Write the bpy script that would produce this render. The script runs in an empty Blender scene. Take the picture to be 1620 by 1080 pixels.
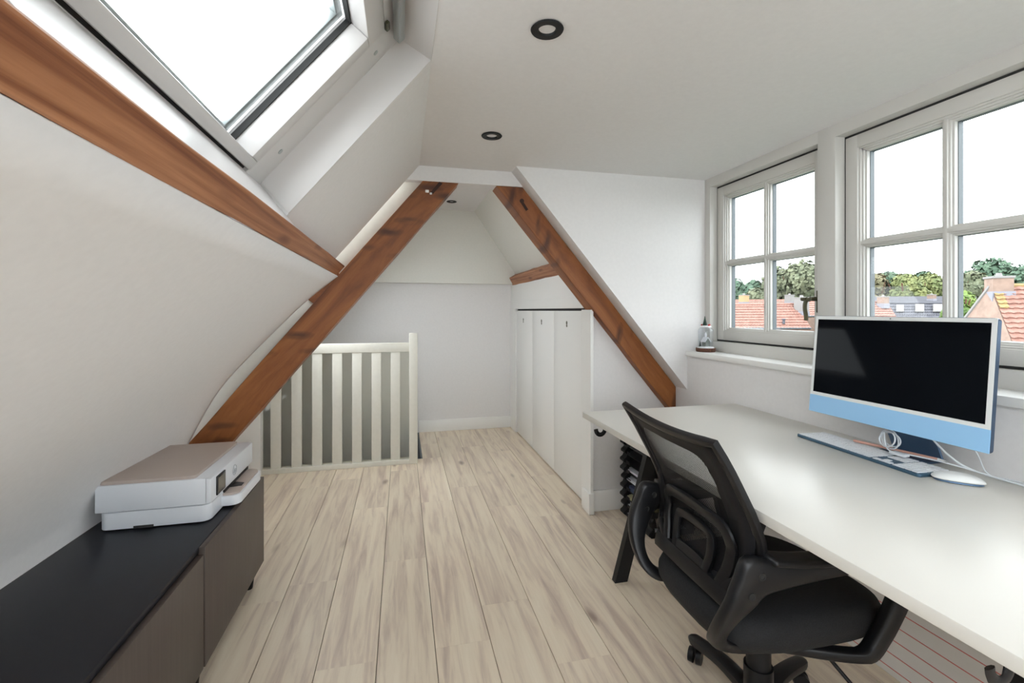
import bpy, bmesh, math, random
from mathutils import Vector, Matrix, noise
random.seed(7)
SC = bpy.context.scene
COL = SC.collection
PI = math.pi
H = 1.21                      # eye height above the floor; +Y runs down the room, +X towards the dormer

# ------------------------------------------------------------------ camera, sky, exposure
cam_d = bpy.data.cameras.new('camera')
cam = bpy.data.objects.new('camera', cam_d); COL.objects.link(cam)
cam.location = (0, 0, H)
cam.rotation_euler = (PI/2, 0, -math.radians(13.41))
cam_d.sensor_width = 36.0
cam_d.lens = 16.22
cam_d.shift_y = -0.0302
cam_d.clip_start = 0.05
cam_d.clip_end = 500
SC.camera = cam

world = bpy.data.worlds.new('overcast_sky'); SC.world = world
world.use_nodes = True
wn = world.node_tree; wn.nodes.clear()
wo = wn.nodes.new('ShaderNodeOutputWorld'); bg = wn.nodes.new('ShaderNodeBackground')
bg.inputs[0].default_value = (0.93, 0.965, 1.0, 1); bg.inputs[1].default_value = 4.6
wn.links.new(bg.outputs[0], wo.inputs[0])
SC.view_settings.view_transform = 'Standard'
SC.view_settings.look = 'None'
SC.view_settings.exposure = 0.52
SC.view_settings.gamma = 1
SC.view_settings.use_curve_mapping = False
SC.cycles.max_bounces = 14
SC.cycles.diffuse_bounces = 10
SC.cycles.transparent_max_bounces = 24
SC.cycles.caustics_reflective = False
SC.cycles.caustics_refractive = False
SC.cycles.sample_clamp_indirect = 8.0

# ------------------------------------------------------------------ materials
def mat(name, rgb, rough=0.6, metal=0.0, spec=0.5, coat=0.0):
    m = bpy.data.materials.new(name); m.use_nodes = True
    b = m.node_tree.nodes['Principled BSDF']
    b.inputs['Base Color'].default_value = (*rgb, 1)
    b.inputs['Roughness'].default_value = rough
    b.inputs['Metallic'].default_value = metal
    b.inputs['Specular IOR Level'].default_value = spec
    b.inputs['Coat Weight'].default_value = coat
    return m
def N(m, t, **kw):
    n = m.node_tree.nodes.new(t)
    for k, v in kw.items(): setattr(n, k, v)
    return n
def L(m, a, b): m.node_tree.links.new(a, b)
def bump(m, h, strength=0.2, dist=0.002):
    bp = N(m, 'ShaderNodeBump'); bp.inputs['Strength'].default_value = strength
    bp.inputs['Distance'].default_value = dist
    L(m, h, bp.inputs['Height']); L(m, bp.outputs[0], m.node_tree.nodes['Principled BSDF'].inputs['Normal'])
def ramp(m, stops):
    r = N(m, 'ShaderNodeValToRGB'); e = r.color_ramp.elements
    while len(e) < len(stops): e.new(0.5)
    for x, (p, c) in zip(e, stops): x.position = p; x.color = (*c, 1)
    return r
def speckled(name, a, b, scale, rough=0.6, bstr=0.15, **kw):
    m = mat(name, a, rough, **kw)
    tc = N(m, 'ShaderNodeTexCoord'); nz = N(m, 'ShaderNodeTexNoise')
    nz.inputs['Scale'].default_value = scale; nz.inputs['Detail'].default_value = 4
    L(m, tc.outputs['Object'], nz.inputs['Vector'])
    r = ramp(m, [(0.3, a), (0.7, b)]); L(m, nz.outputs['Fac'], r.inputs[0])
    L(m, r.outputs[0], m.node_tree.nodes['Principled BSDF'].inputs['Base Color'])
    if bstr: bump(m, nz.outputs['Fac'], bstr)
    return m
def wood(name, stops, gscale=(1.2, 14, 14), rough=0.5, knots=None, bstr=0.15, seed=0.0, rnd=False, coords='Object', kscale=(2.2, 5, 5), krot=0.0):
    """grain running along local x"""
    m = mat(name, stops[0][1], rough)
    B = m.node_tree.nodes['Principled BSDF']
    tc = N(m, 'ShaderNodeTexCoord'); mp = N(m, 'ShaderNodeMapping')
    add = N(m, 'ShaderNodeVectorMath', operation='ADD')
    L(m, tc.outputs[coords], add.inputs[0])
    if rnd:
        oi = N(m, 'ShaderNodeObjectInfo'); ml = N(m, 'ShaderNodeVectorMath', operation='SCALE')
        cb = N(m, 'ShaderNodeCombineXYZ')
        L(m, oi.outputs['Random'], cb.inputs[0]); L(m, oi.outputs['Random'], cb.inputs[1]); L(m, oi.outputs['Random'], cb.inputs[2])
        L(m, cb.outputs[0], ml.inputs[0]); ml.inputs['Scale'].default_value = 37.0
        L(m, ml.outputs[0], add.inputs[1])
    else:
        add.inputs[1].default_value = (seed, seed*1.7, seed*0.6)
    mp.inputs['Scale'].default_value = gscale
    L(m, add.outputs[0], mp.inputs['Vector'])
    nz = N(m, 'ShaderNodeTexNoise'); nz.inputs['Scale'].default_value = 1.6
    nz.inputs['Detail'].default_value = 7; nz.inputs['Roughness'].default_value = 0.62; nz.inputs['Distortion'].default_value = 0.6
    L(m, mp.outputs[0], nz.inputs['Vector'])
    r = ramp(m, stops); L(m, nz.outputs['Fac'], r.inputs[0])
    out = r.outputs[0]
    if knots:
        kq = N(m, 'ShaderNodeMapping'); kq.inputs['Rotation'].default_value = (0, math.radians(krot), 0)
        L(m, add.outputs[0], kq.inputs['Vector'])
        kp = N(m, 'ShaderNodeMapping'); kp.inputs['Scale'].default_value = kscale
        L(m, kq.outputs[0], kp.inputs['Vector'])
        wz = N(m, 'ShaderNodeTexNoise'); wz.inputs['Scale'].default_value = 2.5; wz.inputs['Detail'].default_value = 3
        L(m, kp.outputs[0], wz.inputs['Vector'])
        mixv = N(m, 'ShaderNodeMixRGB'); mixv.inputs[0].default_value = 0.12
        L(m, kp.outputs[0], mixv.inputs[1]); L(m, wz.outputs['Color'], mixv.inputs[2])
        vo = N(m, 'ShaderNodeTexVoronoi'); vo.inputs['Scale'].default_value = 1.0
        L(m, mixv.outputs[0], vo.inputs['Vector'])
        kr = ramp(m, [(0.0, (1, 1, 1)), (knots[1], (0.75, 0.75, 0.75)), (knots[1]*2.4, (0, 0, 0))])
        L(m, vo.outputs['Distance'], kr.inputs[0])
        mk = N(m, 'ShaderNodeMixRGB'); mk.inputs[2].default_value = (*knots[0], 1)
        fz = N(m, 'ShaderNodeTexNoise'); fz.inputs['Scale'].default_value = 0.9; L(m, kp.outputs[0], fz.inputs['Vector'])
        fr_ = ramp(m, [(0.38, (0, 0, 0)), (0.50, (1, 1, 1))]); L(m, fz.outputs['Fac'], fr_.inputs[0])
        km = N(m, 'ShaderNodeMath', operation='MULTIPLY'); L(m, kr.outputs[0], km.inputs[0]); L(m, fr_.outputs[0], km.inputs[1])
        L(m, km.outputs[0], mk.inputs[0]); L(m, out, mk.inputs[1]); out = mk.outputs[0]
    if rnd:
        oi2 = N(m, 'ShaderNodeObjectInfo'); hs = N(m, 'ShaderNodeHueSaturation')
        mr = N(m, 'ShaderNodeMapRange'); mr.inputs[3].default_value = 0.93; mr.inputs[4].default_value = 1.06
        L(m, oi2.outputs['Random'], mr.inputs[0]); L(m, mr.outputs[0], hs.inputs['Value'])
        L(m, out, hs.inputs['Color']); out = hs.outputs[0]
    L(m, out, B.inputs['Base Color'])
    if bstr: bump(m, nz.outputs['Fac'], bstr, 0.001)
    return m

M = {}
M['plaster'] = speckled('plaster', (0.72, 0.71, 0.71), (0.745, 0.735, 0.735), 60, 0.85, 0.05)
M['cream'] = speckled('cream_paint', (0.66, 0.645, 0.58), (0.69, 0.675, 0.61), 40, 0.7, 0.05)
M['gloss_white'] = mat('white_gloss_paint', (0.80, 0.80, 0.785), 0.35)
M['frame_paint'] = mat('window_frame_paint', (0.60, 0.59, 0.56), 0.35)
M['dimmed_white'] = mat('dimmed_white_paint', (0.62, 0.605, 0.60), 0.3)  # same white, darkened to offset the direct daylight on the reveals
M['back_paint'] = speckled('warm_white_paint', (0.72, 0.72, 0.675), (0.745, 0.745, 0.70), 60, 0.85, 0.05)
M['black_plastic'] = mat('black_plastic', (0.008, 0.008, 0.0095), 0.36, spec=0.32)
M['black_matt'] = mat('black_powder_coat', (0.008, 0.008, 0.009), 0.5, spec=0.3)
M['rubber'] = mat('black_rubber', (0.01, 0.01, 0.01), 0.7)
M['beam'] = wood('pine_beam', [(0.30, (0.120, 0.030, 0.006)), (0.48, (0.235, 0.074, 0.016)), (0.70, (0.34, 0.125, 0.032))],
                 (1.3, 8, 8), 0.5, ((0.050, 0.010, 0.003), 0.15), 0.2, 1.3, kscale=(4.6, 0, 15.0), krot=-50)
M['beam_light'] = wood('pine_purlin', [(0.36, (0.17, 0.055, 0.022)), (0.48, (0.30, 0.118, 0.050)), (0.66, (0.44, 0.205, 0.10))],
                 (0.6, 26, 26), 0.55, ((0.13, 0.035, 0.016), 0.10), 0.2, 5.1, kscale=(3.6, 0, 14.0))
M['plank'] = wood('oak_laminate', [(0.27, (0.49, 0.38, 0.315)), (0.42, (0.63, 0.52, 0.42)), (0.53, (0.74, 0.635, 0.50)), (0.75, (0.82, 0.73, 0.59))],
                 (1.15, 15, 15), 0.42, ((0.24, 0.165, 0.13), 0.06), 0.06, 0.0, True, kscale=(2.4, 7.0, 0))
M['groove'] = mat('floor_joint', (0.07, 0.055, 0.04), 0.8)
M['desk'] = mat('desk_laminate', (0.66, 0.645, 0.60), 0.33)
M['desk_edge'] = mat('desk_edge_band', (0.66, 0.64, 0.58), 0.45)
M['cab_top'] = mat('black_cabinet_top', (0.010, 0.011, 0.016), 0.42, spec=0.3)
M['cab_front'] = wood('bronze_cabinet_front', [(0.3, (0.060, 0.046, 0.040)), (0.7, (0.082, 0.064, 0.056))], (6, 60, 1.5), 0.45, None, 0.03)
M['printer'] = mat('white_printer_plastic', (0.70, 0.73, 0.78), 0.4)
M['printer_beige'] = mat('taupe_printer_lid', (0.47, 0.40, 0.36), 0.5)
M['screen_dim'] = mat('printer_screen', (0.10, 0.095, 0.085), 0.12)
M['screen'] = mat('black_glass_screen', (0.004, 0.005, 0.007), 0.05, spec=0.04)
M['imac_white'] = mat('white_bezel', (0.74, 0.76, 0.76), 0.3)
M['imac_blue'] = mat('pale_blue_aluminium', (0.30, 0.55, 0.83), 0.35)
M['imac_dark'] = mat('deep_blue_aluminium', (0.055, 0.09, 0.15), 0.35, 0.6)
M['stand_blue'] = mat('blue_stand', (0.13, 0.22, 0.36), 0.35, 0.5)
M['key'] = mat('white_key', (0.72, 0.75, 0.79), 0.4)
M['kbase'] = mat('keyboard_plate', (0.05, 0.11, 0.17), 0.4, 0.4)
M['cable'] = mat('white_cable', (0.70, 0.74, 0.78), 0.4)
M['rose'] = mat('rose_pencil', (0.62, 0.34, 0.27), 0.35)
M['bronze'] = mat('dark_bronze', (0.10, 0.095, 0.06), 0.35, 0.8)
M['steel'] = mat('dull_steel', (0.42, 0.45, 0.45), 0.35, 0.7)
M['lens'] = mat('downlight_lens', (0.30, 0.30, 0.30), 0.2)
M['fabric'] = speckled('black_seat_fabric', (0.003, 0.003, 0.004), (0.008, 0.009, 0.011), 260, 0.85, 0.5)
M['net'] = mat('black_net', (0.010, 0.010, 0.012), 0.6, spec=0.25)
M['paper'] = mat('paper', (0.74, 0.75, 0.80), 0.7)
M['bark'] = speckled('bark', (0.05, 0.022, 0.012), (0.16, 0.06, 0.035), 160, 0.8, 0.6)
M['snow'] = speckled('artificial_snow', (0.74, 0.76, 0.80), (0.85, 0.86, 0.88), 300, 0.8, 0.6)
M['fir'] = mat('dark_fir', (0.018, 0.04, 0.03), 0.8)
M['red'] = mat('red_berry', (0.45, 0.02, 0.02), 0.4)
M['waist'] = mat('printer_waist', (.30, .33, .37), .5)
M['tiny_house'] = mat('grey_model_house', (0.20, 0.22, 0.20), 0.7)
M['redline'] = mat('red_ink', (0.62, 0.16, 0.15), 0.6)
M['board'] = speckled('board_white', (0.68, 0.66, 0.63), (0.73, 0.71, 0.68), 8, 0.5, 0.0)
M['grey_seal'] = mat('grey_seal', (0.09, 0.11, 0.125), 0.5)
M['gap'] = mat('dark_gap', (0.02, 0.02, 0.02), 0.8)
def glass(name, tint=(1, 1, 1), refl=1.0):
    m = bpy.data.materials.new(name); m.use_nodes = True
    nt = m.node_tree; nt.nodes.clear()
    o = N(m, 'ShaderNodeOutputMaterial'); t = N(m, 'ShaderNodeBsdfTransparent'); g = N(m, 'ShaderNodeBsdfGlossy')
    t.inputs[0].default_value = (*tint, 1); g.inputs['Roughness'].default_value = 0.02
    f = N(m, 'ShaderNodeLayerWeight'); f.inputs[0].default_value = 0.5
    pw = N(m, 'ShaderNodeMath', operation='POWER'); pw.inputs[1].default_value = 4.0; L(m, f.outputs['Facing'], pw.inputs[0])
    ad = N(m, 'ShaderNodeMath', operation='MULTIPLY_ADD'); ad.inputs[1].default_value = 0.7; ad.inputs[2].default_value = 0.045; L(m, pw.outputs[0], ad.inputs[0])
    mu = N(m, 'ShaderNodeMath', operation='MULTIPLY'); mu.inputs[1].default_value = refl
    mx = N(m, 'ShaderNodeMixShader')
    L(m, ad.outputs[0], mu.inputs[0]); L(m, mu.outputs[0], mx.inputs[0])
    L(m, t.outputs[0], mx.inputs[1]); L(m, g.outputs[0], mx.inputs[2]); L(m, mx.outputs[0], o.inputs[0])
    return m
M['glass'] = glass('window_glass', (0.97, 0.985, 0.98), 0.4)
M['jar'] = glass('clear_jar_glass', (0.93, 0.95, 0.97), 1.0)
M['tint'] = glass('grey_acrylic', (0.90, 0.90, 0.85), 0.4)

# ------------------------------------------------------------------ helpers
def link(name, me, parent=None, smooth=False):
    o = bpy.data.objects.new(name, me); COL.objects.link(o)
    if parent is not None: o.parent = parent
    if smooth:
        for p in me.polygons: p.use_smooth = True
    return o
def mesh(name, vs, fs, m, parent=None, smooth=False):
    me = bpy.data.meshes.new(name); me.from_pydata([tuple(v) for v in vs], [], fs); me.update()
    for x in (m if isinstance(m, (list, tuple)) else [m]): me.materials.append(x)
    return link(name, me, parent, smooth)
def tag(o, label=None, cat=None, group=None, kind=None):
    if label: o['label'] = label
    if cat: o['category'] = cat
    if group: o['group'] = group
    if kind: o['kind'] = kind
    return o
def struct(o): o['kind'] = 'structure'; return o
def empty(name, loc, rz=0, label=None, cat=None, group=None):
    o = bpy.data.objects.new(name, None); COL.objects.link(o)
    o.empty_display_size = 0.1; o.location = loc; o.rotation_euler = (0, 0, rz)
    return tag(o, label, cat, group)
class G:
    """collects simple solids and builds them as one mesh"""
    def __init__(s): s.bm = bmesh.new()
    def box(s, x0, x1, y0, y1, z0, z1, bev=0, mtx=None, seg=2):
        b = bmesh.new(); bmesh.ops.create_cube(b, size=1)
        for v in b.verts:
            v.co = Vector((x0+(v.co.x+.5)*(x1-x0), y0+(v.co.y+.5)*(y1-y0), z0+(v.co.z+.5)*(z1-z0)))
        if bev:
            bmesh.ops.bevel(b, geom=b.edges[:], offset=bev, segments=seg, profile=0.5, affect='EDGES')
        s._add(b, mtx); return s
    def cyl(s, p0, p1, r0, r1=None, n=20, caps=True):
        r1 = r0 if r1 is None else r1
        p0, p1 = Vector(p0), Vector(p1); d = p1-p0
        b = bmesh.new(); bmesh.ops.create_cone(b, cap_ends=caps, segments=n, radius1=r0, radius2=r1, depth=d.length)
        q = Vector((0, 0, 1)).rotation_difference(d.normalized()).to_matrix().to_4x4()
        s._add(b, Matrix.Translation((p0+p1)/2) @ q); return s
    def ball(s, c, r, u=16, v=10, sc=(1, 1, 1)):
        b = bmesh.new(); bmesh.ops.create_uvsphere(b, u_segments=u, v_segments=v, radius=r)
        s._add(b, Matrix.Translation(c) @ Matrix.Diagonal((*sc, 1))); return s
    def prism(s, pts, depth, origin=(0, 0, 0), ux=(1, 0, 0), uy=(0, 0, 1), bev=0):
        """2-D polygon pts in (ux, uy), extruded by depth along ux x uy"""
        ux, uy, o = Vector(ux), Vector(uy), Vector(origin); n = ux.cross(uy).normalized()*depth
        b = bmesh.new()
        a = [b.verts.new(o+ux*p[0]+uy*p[1]) for p in pts]; c = [b.verts.new(v.co+n) for v in a]
        k = len(pts)
        b.faces.new(a); b.faces.new(c[::-1])
        for i in range(k): b.faces.new((a[i], c[i], c[(i+1) % k], a[(i+1) % k]))
        bmesh.ops.recalc_face_normals(b, faces=b.faces[:])
        if bev: bmesh.ops.bevel(b, geom=b.edges[:], offset=bev, segments=2, profile=0.5, affect='EDGES')
        s._add(b); return s
    def tube(s, pts, r, n=8, closed=False):
        sweep_into(s.bm, [Vector(p) for p in pts], [(r, r)]*len(pts), None, n, closed); return s
    def lathe(s, prof, c=(0, 0, 0), n=28):
        c = Vector(c); rings = []
        for (r, z) in prof:
            rings.append([s.bm.verts.new(c+Vector((r*math.cos(2*PI*i/n), r*math.sin(2*PI*i/n), z))) for i in range(n)] if r > 1e-6 else [s.bm.verts.new(c+Vector((0, 0, z)))])
        for a, b in zip(rings, rings[1:]):
            for i in range(n):
                j = (i+1) % n
                if len(a) == 1 and len(b) == 1: continue
                if len(a) == 1: s.bm.faces.new((a[0], b[i], b[j]))
                elif len(b) == 1: s.bm.faces.new((a[i], a[j], b[0]))
                else: s.bm.faces.new((a[i], a[j], b[j], b[i]))
        return s
    def quad(s, *p):
        s.bm.faces.new([s.bm.verts.new(Vector(q)) for q in p]); return s
    def slab(s, pts, n):
        """planar polygon extruded by the vector n"""
        n = Vector(n); b = bmesh.new()
        a = [b.verts.new(Vector(p)) for p in pts]; c = [b.verts.new(v.co+n) for v in a]; k = len(a)
        b.faces.new(a); b.faces.new(c[::-1])
        for i in range(k): b.faces.new((a[i], c[i], c[(i+1) % k], a[(i+1) % k]))
        bmesh.ops.recalc_face_normals(b, faces=b.faces[:])
        s._add(b); return s
    def _add(s, b, mtx=None):
        if mtx is not None: bmesh.ops.transform(b, matrix=mtx, verts=b.verts[:])
        me = bpy.data.meshes.new('tmp'); b.to_mesh(me); b.free()
        s.bm.from_mesh(me); bpy.data.meshes.remove(me)
    def build(s, name, m, parent=None, smooth=False, recalc=False):
        if recalc: bmesh.ops.recalc_face_normals(s.bm, faces=s.bm.faces[:])
        me = bpy.data.meshes.new(name); s.bm.to_mesh(me); s.bm.free()
        for x in (m if isinstance(m, (list, tuple)) else [m]): me.materials.append(x)
        if smooth:
            for p in me.polygons: p.use_smooth = True
            me.set_sharp_from_angle(angle=math.radians(38))
        return link(name, me, parent)
def catmull(pts, k=8, closed=False):
    P = [Vector(p) for p in pts]; out = []; n = len(P)
    rng = range(n) if closed else range(n-1)
    for i in rng:
        a = P[(i-1) % n] if closed else P[max(i-1, 0)]
        b = P[i]; c = P[(i+1) % n]
        d = P[(i+2) % n] if closed else P[min(i+2, n-1)]
        for j in range(k):
            t = j/k
            out.append(0.5*((2*b)+(c-a)*t+(2*a-5*b+4*c-d)*t*t+(3*b-a-3*c+d)*t**3))
    if not closed: out.append(P[-1])
    return out
def sweep_into(bm, path, radii, up, n, closed=False, sq=1.0):
    """sweep a (super)ellipse; radii = (along side, along up) per point; up fixes the frame"""
    rings = []; k = len(path); prev = None
    for i, p in enumerate(path):
        a = path[(i-1) % k] if (closed or i > 0) else p
        b = path[(i+1) % k] if (closed or i < k-1) else p
        t = (b-a).normalized()
        if up is not None: u = Vector(up); side = t.cross(u).normalized(); u2 = side.cross(t).normalized()
        else:
            if prev is None: prev = Vector((0, 0, 1)) if abs(t.z) < 0.9 else Vector((1, 0, 0))
            side = t.cross(prev).normalized(); u2 = side.cross(t).normalized(); prev = u2
        ra, rb = radii[i]
        ring = []
        for j in range(n):
            th = 2*PI*j/n; c, s_ = math.cos(th), math.sin(th)
            c = math.copysign(abs(c)**sq, c); s_ = math.copysign(abs(s_)**sq, s_)
            ring.append(bm.verts.new(p+side*ra*c+u2*rb*s_))
        rings.append(ring)
    m = k if closed else k-1
    for i in range(m):
        A, B = rings[i], rings[(i+1) % k]
        for j in range(n):
            q = (j+1) % n; bm.faces.new((A[j], A[q], B[q], B[j]))
    if not closed:
        bm.faces.new(rings[0][::-1]); bm.faces.new(rings[-1])
def box(name, d, m, parent=None, bev=0): return G().box(*d, bev=bev).build(name, m, parent, smooth=bool(bev))
def copy_tree(o, parent=None):
    c = o.copy(); COL.objects.link(c)
    if parent is not None: c.parent = parent
    for ch in list(o.children): copy_tree(ch, c)
    return c
def part(o, parent):
    bpy.context.view_layer.update()
    mw = parent.matrix_world.copy()
    o.parent = parent; o.matrix_parent_inverse = mw.inverted(); return o
W = lambda x, y, r: (x, y, H+r)          # r = height relative to the eye
KX = 0.8285                              # run per unit rise of the roof slopes (about 50 degrees)

# ------------------------------------------------------------------ floor
HX, HY0, HY1 = 0.163, 3.84, 4.63         # stair opening: right edge, front edge, back edge
fl = G()
fl.box(-1.6, 1.9, -1.8, HY0, -0.20, -0.012)
fl.box(HX, 1.9, HY0, 4.9, -0.20, -0.012)
floor = struct(fl.build('floor', M['groove']))
px0 = 0.116
fixed = {-3: 2.2, -2: 2.95, -1: 2.3, 0: 1.67, 1: 1.87, 2: 1.5, 3: 2.6}
def plank(x0, x1, y0, y1):
    if x1-x0 < 0.02 or y1-y0 < 0.02: return
    cx, cy = (x0+x1)/2, (y0+y1)/2; a, b = (y1-y0)/2, (x1-x0)/2
    o = G().box(-a+.0001, a-.0001, -b+.0013, b-.0012, -0.012, 0.0).build('plank', M['plank'], floor)
    o.location = (cx, cy, 0); o.rotation_euler = (0, 0, PI/2)
for k in range(-8, 9):
    x0 = px0+0.2*k; x1 = x0+0.2
    if x1 < -1.45 or x0 > 1.75: continue
    off = fixed.get(k, random.uniform(1.4, 2.7))
    ys = [off+1.29*j for j in range(-4, 4)]
    ys = [y for y in ys if -1.8 < y < 4.68]; ys = [-1.8]+ys+[4.68]
    for a, b in zip(ys, ys[1:]):
        if x1 <= HX+1e-3:
            plank(x0, x1, a, min(b, HY0))
        elif x0 < HX:
            if b <= HY0: plank(x0, x1, a, b)
            elif a >= HY0: plank(HX, x1, a, b)
            else: plank(x0, x1, a, HY0); plank(HX, x1, HY0, b)
        else: plank(x0, x1, a, b)

# ------------------------------------------------------------------ shell
yB = -1.8
# main flat ceiling between roof slope and dormer
c = G()
c.slab([W(.09, yB, .78), W(.605, yB, .78), W(.605, 2.53, .78), W(.09, 2.53, .78)], (0, 0, .1))
c.slab([W(.605, yB, .78), W(1.87, yB, .78), W(1.87, 2.42, .78), W(.605, 2.42, .78)], (0, 0, .1))
struct(c.build('ceiling', M['plaster']))
BXL, BXR, BR = .20, .705, .995           # flat strip behind the truss
struct(G().slab([W(BXL, 2.62, BR), W(BXR, 2.62, BR), W(BXR, 4.75, BR), W(BXL, 4.75, BR)], (0, 0, .1)).build('ceiling', M['plaster']))

# lower left wall: the boarded roof slope below the purlin, rounding off beside the truss
prof_near = [(-.3245, .1795), (-.475, .03), (-.605, -.105), (-.80, -.315), (-.90, -.43), (-.985, -.545), (-1.045, -.66), (-1.058, -.76), (-1.06, -1.22)]
prof_far = [(-.3245, .1795), (-.475, .052), (-.605, -.082), (-.80, -.295), (-.893, -.423), (-.970, -.571), (-1.01, -.66), (-1.035, -.76), (-1.05, -1.22)]
ysl = [yB, -.5, .4, 1.0, 1.5, 1.9, 2.1, 2.25, 2.35, 2.43, 2.48, 2.515]
vs, fs = [], []
NP = 22
def interp(pr, t):
    pts = catmull([(a, 0, b) for a, b in pr], 4); q = t*(len(pts)-1); i = min(int(q), len(pts)-2)
    return pts[i].lerp(pts[i+1], q-i)
for y in ysl:
    f = max(0, min(1, (y-1.5)/1.0)); f = f*f*(3-2*f)
    for j in range(NP+1):
        p = interp(prof_near, j/NP).lerp(interp(prof_far, j/NP), f)
        vs.append(W(p.x, y, p.z))
m_ = NP+1
for i in range(len(ysl)-1):
    for j in range(NP): fs.append((i*m_+j, i*m_+j+1, (i+1)*m_+j+1, (i+1)*m_+j))
o = mesh('wall_left', vs, fs, M['plaster'], None, True)
sd = o.modifiers.new('thickness', 'SOLIDIFY'); sd.thickness = 0.012; sd.offset = 0.0
struct(o)
# outer roof build-up closing the space behind that lining
nx = Vector((-.77, 0, .638))*0.06
xs = lambda r: .09-(.78-r)*KX
struct(G().slab([W(xs(-1.3)-.22, yB, -1.3), W(xs(.20)-.16, yB, .20), W(xs(.20)-.16, 2.62, .20), W(xs(-1.3)-.22, 2.62, -1.3)], nx).build('wall_left', M['plaster']))
# upper left slope, beyond and before the roof window
u = G()
for ya, yb in ((1.46, 2.53), (.12, .45), (yB, -1.6)):  # open stretch behind the camera is added to let in light
    u.slab([W(xs(.15), ya, .15), W(xs(.78), ya, .78), W(xs(.78), yb, .78), W(xs(.15), yb, .15)], nx*2.2)
struct(u.build('wall_left', M['plaster']))
# roof-window lining: sides, bottom and top
q_ = G()
q_.slab([W(-.322, 1.455, .282), W(.089, 1.455, .78), W(-.008, 1.455, .833), W(-.394, 1.455, .366)], (0, .012, 0))
q_.slab([W(-.322, .45, .282), W(.089, .45, .78), W(-.008, .45, .833), W(-.394, .45, .366)], (0, .012, 0))
struct(q_.build('trim_1', M['dimmed_white']))
struct(G().slab([W(-.292, .45, .232), W(-.292, 1.46, .232), W(-.397, 1.46, .362), W(-.397, .45, .362)], (-.01, 0, -.008)).build('trim_2', M['dimmed_white']))
struct(G().slab([W(.0895, .45, .778), W(.0895, 1.46, .778), W(-.008, 1.46, .833), W(-.008, .45, .833)], (.01, 0, .02)).build('trim_3', M['dimmed_white']))

# truss wall: plaster round the two rafters (faces the camera)
YT = 2.53
slopeL = lambda r: .09-(.78-r)*KX
beamL = lambda r: .121-(.717-r)*KX
beamR = lambda r: .657+(.713-r)*.835
t = G()
t.slab([W(.09, YT, .78), W(.605, YT, .78), W(.75, YT, .70), W(.0, YT, .70)], (0, .09, 0))
struct(t.build('wall_truss', M['plaster']))
YF = 2.575
t = G()
t.slab([W(-.02, YF, .78), W(.20, YF, .78), W(beamL(-.85)+.03, YF, -.85), W(beamL(-.85)-.22, YF, -.85)], (0, .03, 0))
struct(t.build('wall_truss', M['cream']))
# dormer cheek
t = G()
t.slab([W(.600, 2.42, .78), W(1.655, 2.42, -.48), W(1.655, 2.42, -.27), W(1.87, 2.42, -.27), W(1.87, 2.42, .78)], (0, .24, 0))
struct(t.build('wall_cheek', M['plaster']))
# knee wall facing the camera beyond the desk
struct(G().slab([W(1.10, 2.60, -1.22), W(1.87, 2.60, -1.22), W(1.87, 2.60, -.30), W(1.50, 2.60, -.30), W(1.10, 2.60, .19)], (0, .06, 0)).build('wall_knee', M['plaster']))
# wall under the dormer windows, with the sill
struct(box('wall_right', (1.645, 1.90, yB, 2.65, -.01, .945), M['plaster']))
struct(box('windowsill', (1.62, 1.80, yB, 2.402, .946, .974), M['gloss_white'], None, .003))
# back wall, upper part proud
struct(box('wall_back', (-1.6, 1.9, 4.68, 4.80, -2.2, 2.3), M['plaster']))
struct(box('wall_back', (-1.6, 1.12, 4.585, 4.69, H+.27, 2.3), M['back_paint']))
# slopes behind the truss
sl = G()
bs = lambda t_: (BXL+(-.90-BXL)*t_, BR+(-.35-BR)*t_)
for (ta, tb, ya, yb) in ((0, .40, 2.62, 4.75), (.86, 1, 2.62, 4.75), (.40, .86, 2.62, 3.0), (.40, .86, 4.0, 4.75)):
    (xa_, ra_), (xb_, rb_) = bs(ta), bs(tb)
    sl.slab([W(xa_, ya, ra_), W(xa_, yb, ra_), W(xb_, yb, rb_), W(xb_, ya, rb_)], nx)
sl.slab([W(-.90, 2.62, -.35), W(-.90, 4.75, -.35), W(-1.45, 4.75, -1.0), W(-1.45, 2.62, -1.0)], nx)
struct(sl.build('wall_left', M['plaster']))
(xa_, ra_), (xb_, rb_) = bs(.40), bs(.86)
g = G(); g.slab([W(xa_, 3.0, ra_), W(xa_, 4.0, ra_), W(xb_, 4.0, rb_), W(xb_, 3.0, rb_)], (-.004, 0, .003))
struct(g.build('window_added_roof', M['glass']))  # added roof window, hidden by the left rafter, brightens the far end
struct(box('wall_left', (-1.55, -1.43, 2.62, 4.75, -2.2, .23), M['plaster']))
struct(G().slab([W(BXR, 2.62, BR), W(BXR, 4.75, BR), W(1.18, 4.75, .30), W(1.18, 2.62, .30)], (.06, 0, .05)).build('wall_right', M['back_paint']))
# rear wall of the room
g = G()
g.box(-1.9, 2.0, yB-.1, yB, -.2, .62); g.box(-1.9, -.65, yB-.1, yB, .62, 1.99); g.box(1.40, 2.0, yB-.1, yB, .62, 1.99)
struct(g.build('wall_front', M['plaster']))
g = G()
for x in (-.62, .37, 1.37): g.box(x-.03, x+.03, yB-.07, yB-.01, .62, 1.99)
rg_ = struct(g.build('window_added_rear', M['frame_paint']))  # unseen window added behind the camera to brighten the room
part(box('pane', (-.65, 1.40, yB-.045, yB-.04, .62, 1.99), M['glass']), rg_)
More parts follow.
